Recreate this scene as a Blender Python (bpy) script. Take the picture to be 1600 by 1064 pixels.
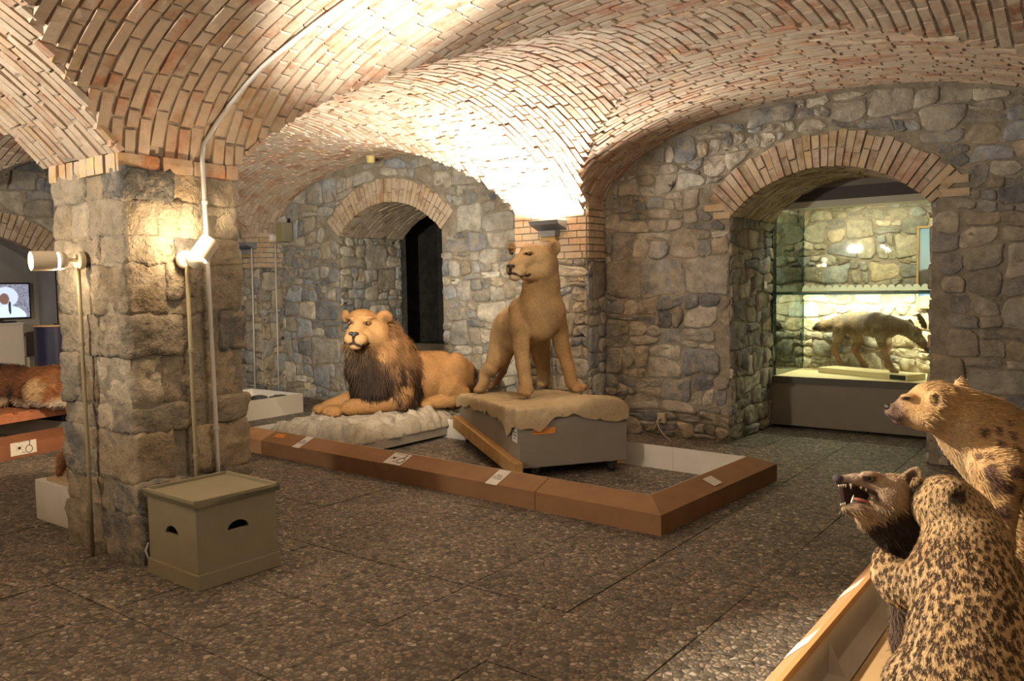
import bpy, math, random
import numpy as np
from mathutils import Vector, Matrix
random.seed(7); RNG = np.random.default_rng(11)
SC = bpy.context.scene
for o in list(bpy.data.objects): bpy.data.objects.remove(o)

# ------------------------------------------------------------------ camera
FPX, CAMH = 1280.0, 1.6
YAW, PITCH, ROLL = math.radians(36.87), math.radians(-3.7), 0.016
_f = np.array([-math.sin(YAW)*math.cos(PITCH), math.cos(YAW)*math.cos(PITCH), math.sin(PITCH)])
_r = np.array([math.cos(YAW), math.sin(YAW), 0.0]); _u = np.cross(_r, _f)
CR = _r*math.cos(ROLL) - _u*math.sin(ROLL); CU = _u*math.cos(ROLL) + _r*math.sin(ROLL); CF = _f
CAM0 = np.array([0, 0, CAMH])
cd = bpy.data.cameras.new('camera'); cam = bpy.data.objects.new('camera', cd); SC.collection.objects.link(cam)
cd.sensor_width = 36.0; cd.sensor_fit = 'HORIZONTAL'; cd.lens = 36.0*FPX/1600.0; cd.clip_start = 0.05; cd.clip_end = 100
cam.matrix_world = Matrix(((CR[0], CU[0], -CF[0], 0), (CR[1], CU[1], -CF[1], 0), (CR[2], CU[2], -CF[2], CAMH), (0, 0, 0, 1)))
SC.camera = cam

# ------------------------------------------------------------------ world, exposure
w = bpy.data.worlds.new('world'); SC.world = w; w.use_nodes = True
w.node_tree.nodes['Background'].inputs[0].default_value = (0.012, 0.011, 0.010, 1)
w.node_tree.nodes['Background'].inputs[1].default_value = 1.0
SC.view_settings.view_transform = 'Standard'; SC.view_settings.look = 'None'
SC.view_settings.gamma = 1.0; SC.view_settings.use_curve_mapping = False
SC.view_settings.exposure = 0.6
SC.cycles.use_denoising = True
SC.cycles.sample_clamp_indirect = 4.0
SC.cycles.max_bounces = 8

# ------------------------------------------------------------------ lamps' light (some fixture bodies are built further down)
def aim(o, target):
    o.rotation_euler = (Vector(target) - o.location).to_track_quat('-Z', 'Y').to_euler()
def lamp(name, typ, loc, target, power, color, **kw):
    l = bpy.data.lights.new(name, typ); l.energy = power; l.color = color
    for k, v in kw.items(): setattr(l, k, v)
    o = bpy.data.objects.new(name, l); SC.collection.objects.link(o); o.location = loc; aim(o, target)
    return o
WARM, WHITE, TUNG = (1.0, 0.83, 0.62), (1.0, 0.92, 0.80), (1.0, 0.74, 0.46)
# uplights on the piers and pillars
lamp('uplight_wall_pier', 'AREA', (-4.98, 7.37, 2.335), (-4.98, 7.15, 3.3), 270, WHITE, shape='RECTANGLE', size=.24, size_y=.12)
lamp('uplight_next_pillar', 'AREA', (0.05, 2.83, 2.36), (-0.9, 2.83, 3.25), 32, WHITE, shape='RECTANGLE', size=.24, size_y=.12)
lamp('uplight_next_pillar_beam', 'SPOT', (-0.02, 2.75, 2.36), (-2.9, 3.3, 3.26), 3600, WHITE, spot_size=.42, spot_blend=1.0, shadow_soft_size=.06)
lamp('uplight_rear_pillar', 'AREA', (-4.45, -2.2, 2.36), (-3.9, -2.1, 3.3), 60, WHITE, shape='RECTANGLE', size=.12, size_y=.24)
lamp('added_fill_rear_b', 'AREA', (0.67, -1.70, 2.36), (0.67, -0.6, 3.3), 10, WHITE, shape='RECTANGLE', size=.26, size_y=.12)  # unseen lamp, added as general bounce fill from behind
lamp('added_fill_rear_c', 'AREA', (-5.0, -1.72, 2.36), (-5.0, -1.2, 3.3), 300, WHITE, shape='RECTANGLE', size=.24, size_y=.12)  # unseen lamp, added to brighten the pillar's left face and the foreground
# spots; only the first sits at a can on the pillar
lamp('spot_pillar_lions', 'SPOT', (-4.33, 2.98, 2.0), (-5.0, 7.2, 1.25), 45, (1.0, .84, .62), spot_size=.95, spot_blend=.8, shadow_soft_size=.05)
lamp('added_fill_niche_wall', 'SPOT', (-5.0, 3.42, 2.0), (-7.6, 7.8, 1.7), 400, (1.0, .89, .72), spot_size=1.35, spot_blend=.8, shadow_soft_size=.06)  # added lamp without a fixture, hidden by the pillar, brightens the niche wall
lamp('spot_vault_lions', 'SPOT', (-1.2, 3.6, 3.08), (-5.2, 6.4, 1.05), 270, WARM, spot_size=.62, spot_blend=.7, shadow_soft_size=.04)
lamp('spot_vault_leopard', 'SPOT', (-4.35, 1.55, 2.90), (-0.35, 3.2, .70), 1350, WARM, spot_size=.62, spot_blend=.5, shadow_soft_size=.05)
# tube in the display case
lamp('case_tube', 'AREA', (-2.26, 9.74, 1.45), (-2.26, 9.95, .70), 24, (1.0, 0.98, 0.66), shape='RECTANGLE', size=1.6, size_y=.05)
lamp('case_top_tube', 'AREA', (-2.26, 9.22, 2.40), (-2.26, 9.7, 1.5), 9, (1.0, 0.98, 0.68), shape='RECTANGLE', size=1.6, size_y=.08)

# ------------------------------------------------------------------ helpers
def proj(p):
    q = np.asarray(p, float) - CAM0; d = q @ CF
    return 800 + FPX*(q @ CR)/d, 532 - FPX*(q @ CU)/d, d
def ray(x, y): return (x-800)/FPX*CR - (y-532)/FPX*CU + CF
def at(x, y, d): return CAM0 + d*ray(x, y)           # photo pixel + depth -> point
def atz(x, y, z):
    v = ray(x, y); return CAM0 + (z-CAMH)/v[2]*v
def aty(x, y, Y):
    v = ray(x, y); return CAM0 + Y/v[1]*v
def atx(x, y, X):
    v = ray(x, y); return CAM0 + X/v[0]*v
def tag(o, label, cat, group=None, kind=None):
    o['label'] = label; o['category'] = cat
    if group: o['group'] = group
    if kind: o['kind'] = kind
    return o
def thing(name, label, cat, loc=(0, 0, 0), group=None, kind=None):
    o = bpy.data.objects.new(name, None); SC.collection.objects.link(o); o.location = [float(c) for c in loc]; o.empty_display_size = .1
    return tag(o, label, cat, group, kind)
def obj(name, me, parent=None):
    o = bpy.data.objects.new(name, me); SC.collection.objects.link(o)
    if parent is not None:
        o.parent = parent
        M = Matrix.Identity(4); p = parent
        while p is not None:
            M = p.matrix_basis @ p.matrix_parent_inverse @ M if False else (p.matrix_parent_inverse @ p.matrix_basis) @ M; p = p.parent
        o.matrix_parent_inverse = M.inverted()
    return o
def mesh(name, V, F, mat=None, parent=None, smooth=False, col=None, kind=None):
    me = bpy.data.meshes.new(name)
    V = np.asarray(V, float)
    if isinstance(F, np.ndarray):
        n, k = F.shape
        me.vertices.add(len(V)); me.vertices.foreach_set('co', V.astype(np.float32).ravel())
        me.loops.add(n*k); me.loops.foreach_set('vertex_index', F.astype(np.int32).ravel())
        me.polygons.add(n); me.polygons.foreach_set('loop_start', np.arange(0, n*k, k, dtype=np.int32))
        me.update(calc_edges=True); me.validate()
    else:
        me.from_pydata(V.tolist(), [], [list(f) for f in F])
    if mat is not None: me.materials.append(mat)
    if smooth: me.polygons.foreach_set('use_smooth', [True]*len(me.polygons))
    if col is not None:
        c = np.asarray(col, float)
        if c.ndim == 1: c = np.tile(c, (len(V), 1))
        a = me.attributes.new('col', 'FLOAT_COLOR', 'POINT')
        a.data.foreach_set('color', np.c_[c, np.ones(len(c))].astype(np.float32).ravel())
    o = obj(name, me, parent)
    if kind: o['kind'] = kind
    return o
class MB:
    """collects shapes into one mesh"""
    def __init__(s): s.V = []; s.F = []; s.C = []
    def add(s, V, F, c=None):
        b = len(s.V); s.V += [tuple(map(float, v)) for v in V]; s.F += [tuple(int(i)+b for i in f) for f in F]
        if c is not None: s.C += [tuple(c)]*len(V)
        return s
    def box(s, lo, hi, M=None, c=None):
        x0, y0, z0 = lo; x1, y1, z1 = hi
        V = [(x0,y0,z0),(x1,y0,z0),(x1,y1,z0),(x0,y1,z0),(x0,y0,z1),(x1,y0,z1),(x1,y1,z1),(x0,y1,z1)]
        if M is not None: V = [M @ Vector(v) for v in V]
        return s.add(V, [(3,2,1,0),(4,5,6,7),(0,1,5,4),(1,2,6,5),(2,3,7,6),(3,0,4,7)], c)
    def prism(s, P, ext):
        """polygon P (list of 3-D points) extruded by vector ext"""
        n = len(P); V = [tuple(p) for p in P] + [tuple(np.array(p)+np.array(ext)) for p in P]
        return s.add(V, [tuple(range(n))[::-1], tuple(range(n, 2*n))] + [(i, (i+1) % n, (i+1) % n+n, i+n) for i in range(n)])
    def tube(s, P, r, n=10, caps=True):
        P = [Vector(p) for p in P]; rs = r if hasattr(r, '__len__') else [r]*len(P)
        b = len(s.V); up = None; V = []; F = []
        for i, p in enumerate(P):
            t = (P[min(i+1, len(P)-1)]-P[max(i-1, 0)]).normalized()
            if up is None: up = t.orthogonal().normalized()
            up = (up - t*up.dot(t)).normalized(); s2 = t.cross(up)
            for k in range(n):
                a = 2*math.pi*k/n; V.append(p + (up*math.cos(a)+s2*math.sin(a))*rs[i])
        for i in range(len(P)-1):
            for k in range(n): F.append((i*n+k, i*n+(k+1) % n, (i+1)*n+(k+1) % n, (i+1)*n+k))
        if caps: F.append(tuple(range(n))[::-1]); F.append(tuple((len(P)-1)*n+k for k in range(n)))
        return s.add(V, F)
    def lathe(s, prof, M, n=20):
        """prof list of (r,z) revolved about z then moved by M"""
        V = []; F = []
        for (r, z) in prof:
            for k in range(n):
                a = 2*math.pi*k/n; V.append(M @ Vector((r*math.cos(a), r*math.sin(a), z)))
        for i in range(len(prof)-1):
            for k in range(n): F.append((i*n+k, i*n+(k+1) % n, (i+1)*n+(k+1) % n, (i+1)*n+k))
        F.append(tuple(range(n))[::-1]); F.append(tuple((len(prof)-1)*n+k for k in range(n)))
        return s.add(V, F)
    def build(s, name, mat, parent=None, smooth=False, bevel=0, kind=None):
        o = mesh(name, s.V, s.F, mat, parent, smooth, s.C if s.C else None, kind)
        if bevel:
            m = o.modifiers.new('edge', 'BEVEL'); m.width = bevel; m.segments = 2; m.limit_method = 'ANGLE'
        return o

# value noise (numpy), used for rock relief and coat colour
_TAB = np.random.default_rng(3).random((32, 32, 32))
def vnoise(P, f=1.0):
    P = np.asarray(P, float)*f; i = np.floor(P).astype(int); t = P-i; t = t*t*(3-2*t); r = 0
    for dx in (0, 1):
        for dy in (0, 1):
            for dz in (0, 1):
                wgt = (t[..., 0] if dx else 1-t[..., 0])*(t[..., 1] if dy else 1-t[..., 1])*(t[..., 2] if dz else 1-t[..., 2])
                r = r + wgt*_TAB[(i[..., 0]+dx) % 32, (i[..., 1]+dy) % 32, (i[..., 2]+dz) % 32]
    return r
def fnoise(P, f=1.0, o=3):
    return sum(vnoise(np.asarray(P)+17.3*k, f*2**k)*.5**k for k in range(o))/sum(.5**k for k in range(o))

# ------------------------------------------------------------------ materials
def nmat(name):
    m = bpy.data.materials.new(name); m.use_nodes = True
    nt = m.node_tree; return m, nt, nt.nodes['Principled BSDF']
def N(nt, typ, **kw):
    n = nt.nodes.new(typ)
    for k, v in kw.items():
        if k in n.inputs: n.inputs[k].default_value = v
        else: setattr(n, k, v)
    return n
def noise(nt, scale, detail=3, rough=.55, vec=None):
    n = N(nt, 'ShaderNodeTexNoise'); n.inputs['Scale'].default_value = scale; n.inputs['Detail'].default_value = detail; n.inputs['Roughness'].default_value = rough
    nt.links.new(vec if vec is not None else coords(nt), n.inputs['Vector']); return n.outputs['Fac']
def coords(nt):
    for n in nt.nodes:
        if n.type == 'NEW_GEOMETRY': return n.outputs['Position']
    return N(nt, 'ShaderNodeNewGeometry').outputs['Position']
def mixc(nt, fac, a, b, mode='MIX'):
    n = N(nt, 'ShaderNodeMix', data_type='RGBA', blend_type=mode)
    for sock, v in ((n.inputs[0], fac), (n.inputs[6], a), (n.inputs[7], b)):
        if hasattr(v, 'is_linked'): nt.links.new(v, sock)
        else: sock.default_value = v if not isinstance(v, tuple) else (*v[:3], 1)
    return n.outputs[2]
def ramp(nt, fac, stops):
    n = N(nt, 'ShaderNodeValToRGB'); cr = n.color_ramp
    while len(cr.elements) < len(stops): cr.elements.new(.5)
    for e, (p, c) in zip(cr.elements, stops): e.position = p; e.color = (*c, 1) if hasattr(c, '__len__') else (c, c, c, 1)
    nt.links.new(fac, n.inputs[0]); return n.outputs[0]
def bump(nt, b, h, strength=.5, dist=.01, prev=None):
    n = N(nt, 'ShaderNodeBump'); n.inputs['Strength'].default_value = strength; n.inputs['Distance'].default_value = dist
    nt.links.new(h, n.inputs['Height'])
    if prev is not None: nt.links.new(prev, n.inputs['Normal'])
    nt.links.new(n.outputs[0], b.inputs['Normal']); return n.outputs[0]
def plain(name, c, rough=.6, metal=0, nscale=0, namt=.15, bscale=0, bstr=.2, spec=.3):
    m, nt, b = nmat(name); b.inputs['Roughness'].default_value = rough; b.inputs['Metallic'].default_value = metal
    b.inputs['Specular IOR Level'].default_value = spec
    if nscale:
        f = ramp(nt, noise(nt, nscale, 4), [(.3, 1-namt), (.7, 1+namt*.6)])
        nt.links.new(mixc(nt, 1.0, c, f, 'MULTIPLY'), b.inputs['Base Color'])
    else: b.inputs['Base Color'].default_value = (*c, 1)
    if bscale: bump(nt, b, noise(nt, bscale, 4), bstr, .004)
    return m
def masonry(name, smear, smear_amt, bscale=60, bstr=.5, bdist=.012, lo=.55, hi=1.35, msc=9):
    m, nt, b = nmat(name); b.inputs['Roughness'].default_value = .92; b.inputs['Specular IOR Level'].default_value = .15
    a = N(nt, 'ShaderNodeAttribute', attribute_name='col')
    f = ramp(nt, noise(nt, msc, 6, .65), [(.28, lo), (.72, hi)])
    c = mixc(nt, 1.0, a.outputs['Color'], f, 'MULTIPLY')
    s = ramp(nt, noise(nt, 5.3, 5, .7), [(.62-smear_amt*.45, 0.0), (.74-smear_amt*.3, 1.0)])
    c = mixc(nt, s, c, smear); nt.links.new(c, b.inputs['Base Color'])
    n1 = bump(nt, b, noise(nt, bscale, 5, .7), bstr, bdist*.5)
    bump(nt, b, noise(nt, bscale*.22, 4, .6), bstr, bdist*2, n1)
    return m
MORTAR = (0.33, 0.275, 0.20)
M_STONE = masonry('rubble_stone', (0.36, 0.31, 0.235), .26, bscale=55, bstr=.75, bdist=.016)
M_ROUGH = masonry('rough_pillar_stone', (0.40, 0.335, 0.245), .34, bscale=34, bstr=1.0, bdist=.03, lo=.6, hi=1.3)
M_BRICK = masonry('old_brick', (0.52, 0.42, 0.315), .50, bscale=90, bstr=.5, bdist=.006, lo=.72, hi=1.22, msc=14)
def mortar(name, c):
    m, nt, b = nmat(name); b.inputs['Roughness'].default_value = .95; b.inputs['Specular IOR Level'].default_value = .1
    f = ramp(nt, noise(nt, 6, 6, .7), [(.3, .6), (.7, 1.25)])
    nt.links.new(mixc(nt, 1.0, c, f, 'MULTIPLY'), b.inputs['Base Color'])
    n1 = bump(nt, b, noise(nt, 70, 5, .7), .6, .008)
    bump(nt, b, noise(nt, 14, 4, .65), .8, .03, n1)
    return m
M_MORTAR = mortar('wall_mortar', (0.30, 0.26, 0.195))
M_VMORTAR = mortar('vault_mortar', (0.43, 0.35, 0.26))

# ================================================================== HALL: groin vaults on pillars
# intrados height = max(zA(x), zB(y)); pillars stand where both are at the springing
Z0 = 2.40
XC, XS, XH = -5.08, 5.75, .475        # pillar centre line, spacing, half width along x
YB = [(-7.65, -6.88), (-2.60, -1.83), (2.45, 3.22), (7.50, 8.30)]   # pillar bands along y
AW, AH = XS/2-XH, .95                  # half span and rise of the vaults running along y (elliptic)
BW, BH = 2.14, .97                     # half span and rise of the vaults running along x (segmental)
BR = (BW*BW+BH*BH)/(2*BH)
def zA(x):
    x = np.asarray(x, float); t = (x-XC) % XS - XS/2
    return Z0 + AH*np.sqrt(np.clip(1-(t/AW)**2, 0, 1))
def zB(y):
    y = np.asarray(y, float); z = np.full_like(y, Z0)
    for (a, b), (c, d) in zip(YB[:-1], YB[1:]):
        m = (b+c)/2; t = np.abs(y-m); k = t < BW
        z = np.where(k, Z0 + np.sqrt(np.clip(BR*BR-np.minimum(t, BW)**2, 0, None))-(BR-BH), z)
    return z
def vault(x, y): return np.maximum(zA(x), zB(y))
X0, X1, Y0, Y1 = -10.6, 6.9, -6.88, 7.86

ceil = thing('ceiling', 'brick groin vaults with pale mortar joints over the whole cellar', 'ceiling', kind='structure')
def axis(lo, hi, cuts, step=.07):
    v = set(np.arange(lo, hi, step).round(4)); v.add(hi)
    for c in cuts:
        for e in (0, .004, .012, .03, .055):
            for s in (-1, 1):
                if lo < c+s*e < hi: v.add(round(c+s*e, 4))
    return np.array(sorted(v))
xcuts = [XC+k*XS+s*XH for k in (-1, 0, 1, 2) for s in (-1, 1)]
gx = axis(X0-.1, X1, xcuts); gy = axis(Y0, Y1+.02, [e for b in YB for e in b])
GX, GY = np.meshgrid(gx, gy, indexing='ij')
_t = (GX-XC) % XS - XS/2
GZ = np.maximum(Z0+(AH+.012)*np.sqrt(np.clip(1-(_t/(AW+.018))**2, 0, 1)), zB(GY)+.012)
idx = np.arange(GX.size).reshape(GX.shape)
F = np.stack([idx[:-1, :-1], idx[:-1, 1:], idx[1:, 1:], idx[1:, :-1]], -1).reshape(-1, 4)
mesh('vault_mortar', np.stack([GX, GY, GZ], -1).reshape(-1, 3), F, M_VMORTAR, ceil, smooth=True)

# brick colours
BC = np.array([(.46,.27,.17),(.52,.36,.24),(.43,.235,.145),(.56,.44,.32),(.62,.53,.41),(.42,.29,.21),(.52,.38,.22),(.48,.31,.20),(.60,.49,.37),(.55,.42,.30)])
def brickcol(warm=1.0):
    c = BC[random.randrange(len(BC))]*random.uniform(.80, 1.12)*np.array((1.04, .97, .95))
    return c
def arcs():
    """lookup: arc length <-> position over one bay of each vault"""
    t = np.linspace(-math.pi/2, math.pi/2, 400); xa = AW*np.sin(t); za = AH*np.cos(t)
    sa = np.r_[0, np.cumsum(np.hypot(np.diff(xa), np.diff(za)))]
    yb = np.linspace(-BW, BW, 400); zb = np.sqrt(BR*BR-yb*yb)-(BR-BH)
    sb = np.r_[0, np.cumsum(np.hypot(np.diff(yb), np.diff(zb)))]
    return (sa, xa, za), (sb, yb, zb)
(SA, XA, ZA_), (SB, YBv, ZB_) = arcs()
BL, BT, JT = .235, .068, .010
bricks = []     # (centre, tangent, axis, normal, length, thickness)
def lay(kind, mid, tlo, thi):
    S, P, Zz = (SA, XA, ZA_) if kind == 'A' else (SB, YBv, ZB_)
    t = tlo; row = 0
    while t < thi:
        th = BT*random.uniform(.88, 1.12)
        s = -random.random()*BL if row % 2 else -random.random()*BL*.5
        while s < S[-1]:
            L = BL*random.choice([1, 1, 1, 1, .5, .75])*random.uniform(.93, 1.07)
            a, b = max(s+JT/2, 0), min(s+L-JT/2, S[-1]); s += L
            if b-a < .05: continue
            q = np.linspace(a, b, 9); p = np.interp(q, S, P)+mid; tm = t+th/2
            ok = (zA(p) >= zB(tm)-.006) if kind == 'A' else (zB(p) > zA(tm)-.006)
            k = np.nonzero(ok)[0]
            if len(k) < 3: continue
            a, b = q[k[0]], q[k[-1]]
            if b-a < .045: continue
            c = (a+b)/2
            pa, pb = np.interp([a, b], S, P)+mid; za, zb2 = Z0+np.interp([a, b], S, Zz)
            pc = np.interp(c, S, P)+mid; zc = Z0+np.interp(c, S, Zz)
            zc = .5*zc+.25*(za+zb2)
            if kind == 'A':
                C = np.array([pc, tm, zc]); T = np.array([pb-pa, 0, zb2-za]); A = np.array([0, 1., 0])
            else:
                C = np.array([tm, pc, zc]); T = np.array([0, pb-pa, zb2-za]); A = np.array([1., 0, 0])
            Lc = np.linalg.norm(T); T = T/Lc; Nn = np.cross(T, A); Nn = Nn if Nn[2] < 0 else -Nn
            bricks.append((C, T, A, Nn, Lc, th))
        t += th+JT; row += 1
for k in (-1, 0): lay('A', XC+(k+.5)*XS, -1.8, Y1)
for (a, b), (c, d) in list(zip(YB[:-1], YB[1:]))[1:]: lay('B', (b+c)/2, X0-.05, 1.2)
def brick_geo(C, T, A, Nn, L, th, depth=.03, out=.0):
    j = lambda s: random.uniform(-s, s)
    V = []
    for sz in (0, 1):
        for sx, sy in ((-1, -1), (1, -1), (1, 1), (-1, 1)):
            inset = .004*sz
            V.append(C + T*(sx*(L/2-inset)+j(.004)) + A*(sy*(th/2-inset)+j(.003)) + Nn*((out+j(.003)) if sz else -depth))
    return V
BF = [(4, 5, 6, 7), (0, 1, 5, 4), (1, 2, 6, 5), (2, 3, 7, 6), (3, 0, 4, 7)]
cen = np.array([b[0] for b in bricks]); nor = np.array([b[3] for b in bricks]); LL = np.array([b[4]*b[5] for b in bricks])
q = cen-CAM0; dd = q @ CF; px = 800+FPX*(q @ CR)/dd; py = 532-FPX*(q @ CU)/dd
face = -(q*nor).sum(1)/np.linalg.norm(q, axis=1)
size = np.where((dd > .5) & (px > 0) & (px < 1600) & (py > 0) & (py < 1064) & (face > 0), LL*face/dd**2, 0)
top = set(np.argsort(-size)[:300].tolist())
rest = MB()
for i, (C, T, A, Nn, L, th) in enumerate(bricks):
    ang = random.uniform(-.02, .02); T2 = T*math.cos(ang)+A*math.sin(ang); A2 = A*math.cos(ang)-T*math.sin(ang)
    V = brick_geo(C, T2, A2, Nn, L, th, out=random.uniform(-.004, .006))
    hand = np.dot(np.cross(T2, A2), Nn) > 0
    FF = BF if hand else [f[::-1] for f in BF]
    c = brickcol()
    if i in top and size[i] > 0: mesh('brick', V, FF, M_BRICK, ceil, col=c)
    else: rest.add(V, FF, c)
rest.build('vault_bricks', M_BRICK, ceil, kind='stuff')

# ------------------------------------------------------------------ rubble walls
SCOL = np.array([(.31,.275,.22),(.25,.24,.22),(.36,.315,.245),(.185,.185,.185),(.28,.25,.20),(.38,.345,.28),(.21,.20,.18),(.32,.265,.19),(.25,.255,.255),(.31,.285,.24),(.34,.30,.24)])
def clip(poly, p, n):
    out = []
    for i in range(len(poly)):
        a, b = poly[i-1], poly[i]; da, db = np.dot(a-p, n), np.dot(b-p, n)
        if da <= 0: out.append(a)
        if (da < 0 < db) or (db < 0 < da): out.append(a+(b-a)*(da/(da-db)))
    return out
def rubble(u0, u1, v0, v1, h=(.10, .26), asp=(.9, 2.3), inside=None, gap=.007, seed=1):
    """irregular coursed rubble: list of outlines (n,2) in wall coordinates"""
    rr = random.Random(seed); quads = []; ph = [rr.uniform(0, 9) for _ in range(6)]
    wav = lambda u, k: .030*math.sin(u*2.1+k*1.9+ph[0])+.024*math.sin(u*5.3+k*2.7+ph[1])+.012*math.sin(u*13+k*4.1+ph[2])
    v = v0; k = 0
    while v < v1:
        hh = rr.uniform(h[0]*1.35, h[1]*1.35); u = u0-rr.uniform(0, .25)
        while u < u1:
            full = rr.random() < (.6 if hh < .2 else .30); ww = hh*(rr.uniform(.9, 1.9) if full else rr.uniform(.9, 1.7))
            L0, L1 = u, u+ww; t0, t1 = rr.uniform(-.07, .07), rr.uniform(-.07, .07)
            lo_ = lambda x: v+wav(x, k); hi_ = lambda x: v+hh+wav(x, k+1)
            if full: cells = [(0, 1, 0, 1)]
            else:
                c = rr.choice([.4, .5, .6, .3, .7]); cells = [(0, 1, 0, c), (0, 1, c, 1)]
                if rr.random() < .55: e = rr.uniform(.35, .65); cells[0:1] = [(0, e, 0, c), (e, 1, 0, c)]
                if rr.random() < .55: e = rr.uniform(.35, .65); cells[-1:] = [(0, e, c, 1), (e, 1, c, 1)]
            sl_ = rr.uniform(-.28, .28)
            def pnt(a, b): x = L0+(L1-L0)*a; bb_ = b+(sl_*(a-.5) if 0 < b < 1 else 0); return np.array([x+(t0*(1-a)+t1*a)*(b-.5), lo_(x)*(1-bb_)+hi_(x)*bb_])
            for (a0, a1, b0, b1) in cells:
                quads.append([pnt(a0, b0), pnt((a0+a1)/2, b0), pnt(a1, b0), pnt(a1, (b0+b1)/2), pnt(a1, b1), pnt((a0+a1)/2, b1), pnt(a0, b1), pnt(a0, (b0+b1)/2)])
            u += ww
        v += hh; k += 1
    out = []
    for q in quads:
        P = np.array(q); P[:, 0] = np.clip(P[:, 0], u0, u1); P[:, 1] = np.clip(P[:, 1], v0, v1); m = P.mean(0)
        if P[:, 0].max()-P[:, 0].min() < .035 or P[:, 1].max()-P[:, 1].min() < .03: continue
        if inside is not None and not inside(*m): continue
        sx, sy = (P.max(0)-P.min(0))/2; r = min(sx, sy); e = []
        for c in range(0, 8, 2):                       # chamfer the four corners unevenly
            prev, cur, nxt = P[c-1], P[c], P[(c+1) % 8]; cc = rr.uniform(.12, .95)
            e += [cur+(prev-cur)*cc*rr.uniform(.5, 1)*min(1, .09/max(np.linalg.norm(prev-cur), 1e-3)), cur+(nxt-cur)*cc*rr.uniform(.5, 1)*min(1, .09/max(np.linalg.norm(nxt-cur), 1e-3)), P[(c+1) % 8]+np.array([rr.gauss(0, .009), rr.gauss(0, .009)])]
        P = np.array(e); d = P-m; g = gap*rr.uniform(.3, 1.7)
        P = m+d*np.array([max(.5, 1-g/sx), max(.5, 1-g/sy)])
        if inside is not None:
            for k in range(len(P)):
                if not inside(*P[k]):
                    lo2, hi2 = 0., 1.
                    for _ in range(8):
                        md = (lo2+hi2)/2
                        if inside(*(m+(P[k]-m)*md)): lo2 = md
                        else: hi2 = md
                    P[k] = m+(P[k]-m)*lo2
        ar = .5*abs(np.sum(P[:, 0]*np.roll(P[:, 1], -1)-P[:, 1]*np.roll(P[:, 0], -1)))
        if ar > .0010: out.append((P, m, ar))
    return out
def stone_geo(P, m, f, prot, rr):
    """outline -> lumpy stone standing proud of the wall; f maps (u,v,w) to the world"""
    n = len(P); V = []
    tilt = np.array([rr.gauss(0, .05), rr.gauss(0, .05)])
    def lvl(k, w, jit):
        for q in P:
            d = (q-m); r = m+d*k
            V.append(f(r[0], r[1], w+float(tilt @ (d*k))*min(1, w/.02 if w > 0 else 0)+rr.gauss(0, jit)))
    lvl(1.0, -.03, 0); lvl(.985, prot*.72, .003); lvl(.90, prot, .004); lvl(.45, prot*1.04, .007)
    V.append(f(m[0], m[1], prot*1.04+rr.gauss(0, .007)))
    Fs = []
    for l in range(3):
        for i in range(n): Fs.append((l*n+i, l*n+(i+1) % n, (l+1)*n+(i+1) % n, (l+1)*n+i))
    for i in range(n): Fs.append((3*n+i, 3*n+(i+1) % n, 4*n))
    return V, Fs
def put_stones(outl, f, parent, cap=300, seed=5, prot=(.004, .030), tint=(1, 1, 1), flip=False, name='stone'):
    rr = random.Random(seed); scored = []
    for P, m, ar in outl:
        x, y, d = proj(f(m[0], m[1], 0)); vis = d > .3 and -60 < x < 1660 and -60 < y < 1120
        scored.append((ar/d**2 if vis else 0, P, m))
    scored.sort(key=lambda s: -s[0]); rest = MB()
    for i, (sc, P, m) in enumerate(scored):
        V, Fs = stone_geo(P, m, f, rr.uniform(*prot), rr)
        if flip: Fs = [g[::-1] for g in Fs]
        c = SCOL[rr.randrange(len(SCOL))]*rr.uniform(.85, 1.45)*np.array(tint)
        if i < cap and sc > 0: mesh(name, V, Fs, M_STONE, parent, smooth=True, col=c)
        else: rest.add(V, Fs, c)
    if rest.V: rest.build('small_stones', M_STONE, parent, smooth=True, kind='stuff')

def arch_top(u, uc, hw, spring, rise):
    R = (hw*hw+rise*rise)/(2*rise)
    return spring+np.sqrt(np.clip(R*R-np.minimum(np.abs(u-uc), hw)**2, 0, None))-(R-rise)
class Opening:
    def __init__(s, uc, hw, spring, rise, ring=.31, sill=0.0): s.uc, s.hw, s.sp, s.ri, s.ring, s.sill = uc, hw, spring, rise, ring, sill; s.R = (hw*hw+rise*rise)/(2*rise); s.zc = spring-(s.R-rise); s.a = math.asin(hw/s.R)
    def hole(s, u, v): return abs(u-s.uc) < s.hw and s.sill <= v < arch_top(u, s.uc, s.hw, s.sp, s.ri)
    def ringed(s, u, v, pad=.0):
        du, dv = u-s.uc, v-s.zc; r = math.hypot(du, dv)
        return r < s.R+s.ring+pad and abs(math.atan2(du, dv)) < s.a+.08 and dv > 0 and v > s.sp-.12
def wall_face(op, top, u0, u1, f, parent, mat, step=.05):
    us = sorted(set([round(a, 4) for a in np.arange(u0, u1, step)]+[u1]+([op.uc-op.hw, op.uc+op.hw, op.uc-op.hw+1e-4, op.uc+op.hw-1e-4] if op else [])))
    m = MB()
    for a, b in zip(us[:-1], us[1:]):
        mid = (a+b)/2; segs = []
        ta, tb = top(a), top(b)
        if op and abs(mid-op.uc) < op.hw:
            A, B = [float(arch_top(e, op.uc, op.hw, op.sp, op.ri)) for e in (a, b)]
            segs.append((A, ta, B, tb))
            if op.sill > 0: segs.append((0, op.sill, 0, op.sill))
        else: segs.append((0, ta, 0, tb))
        for (a0, a1, b0, b1) in segs: m.add([f(a, a0, 0), f(b, b0, 0), f(b, b1, 0), f(a, a1, 0)], [(0, 1, 2, 3)])
    return m.build('mortar_face', mat, parent)
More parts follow.
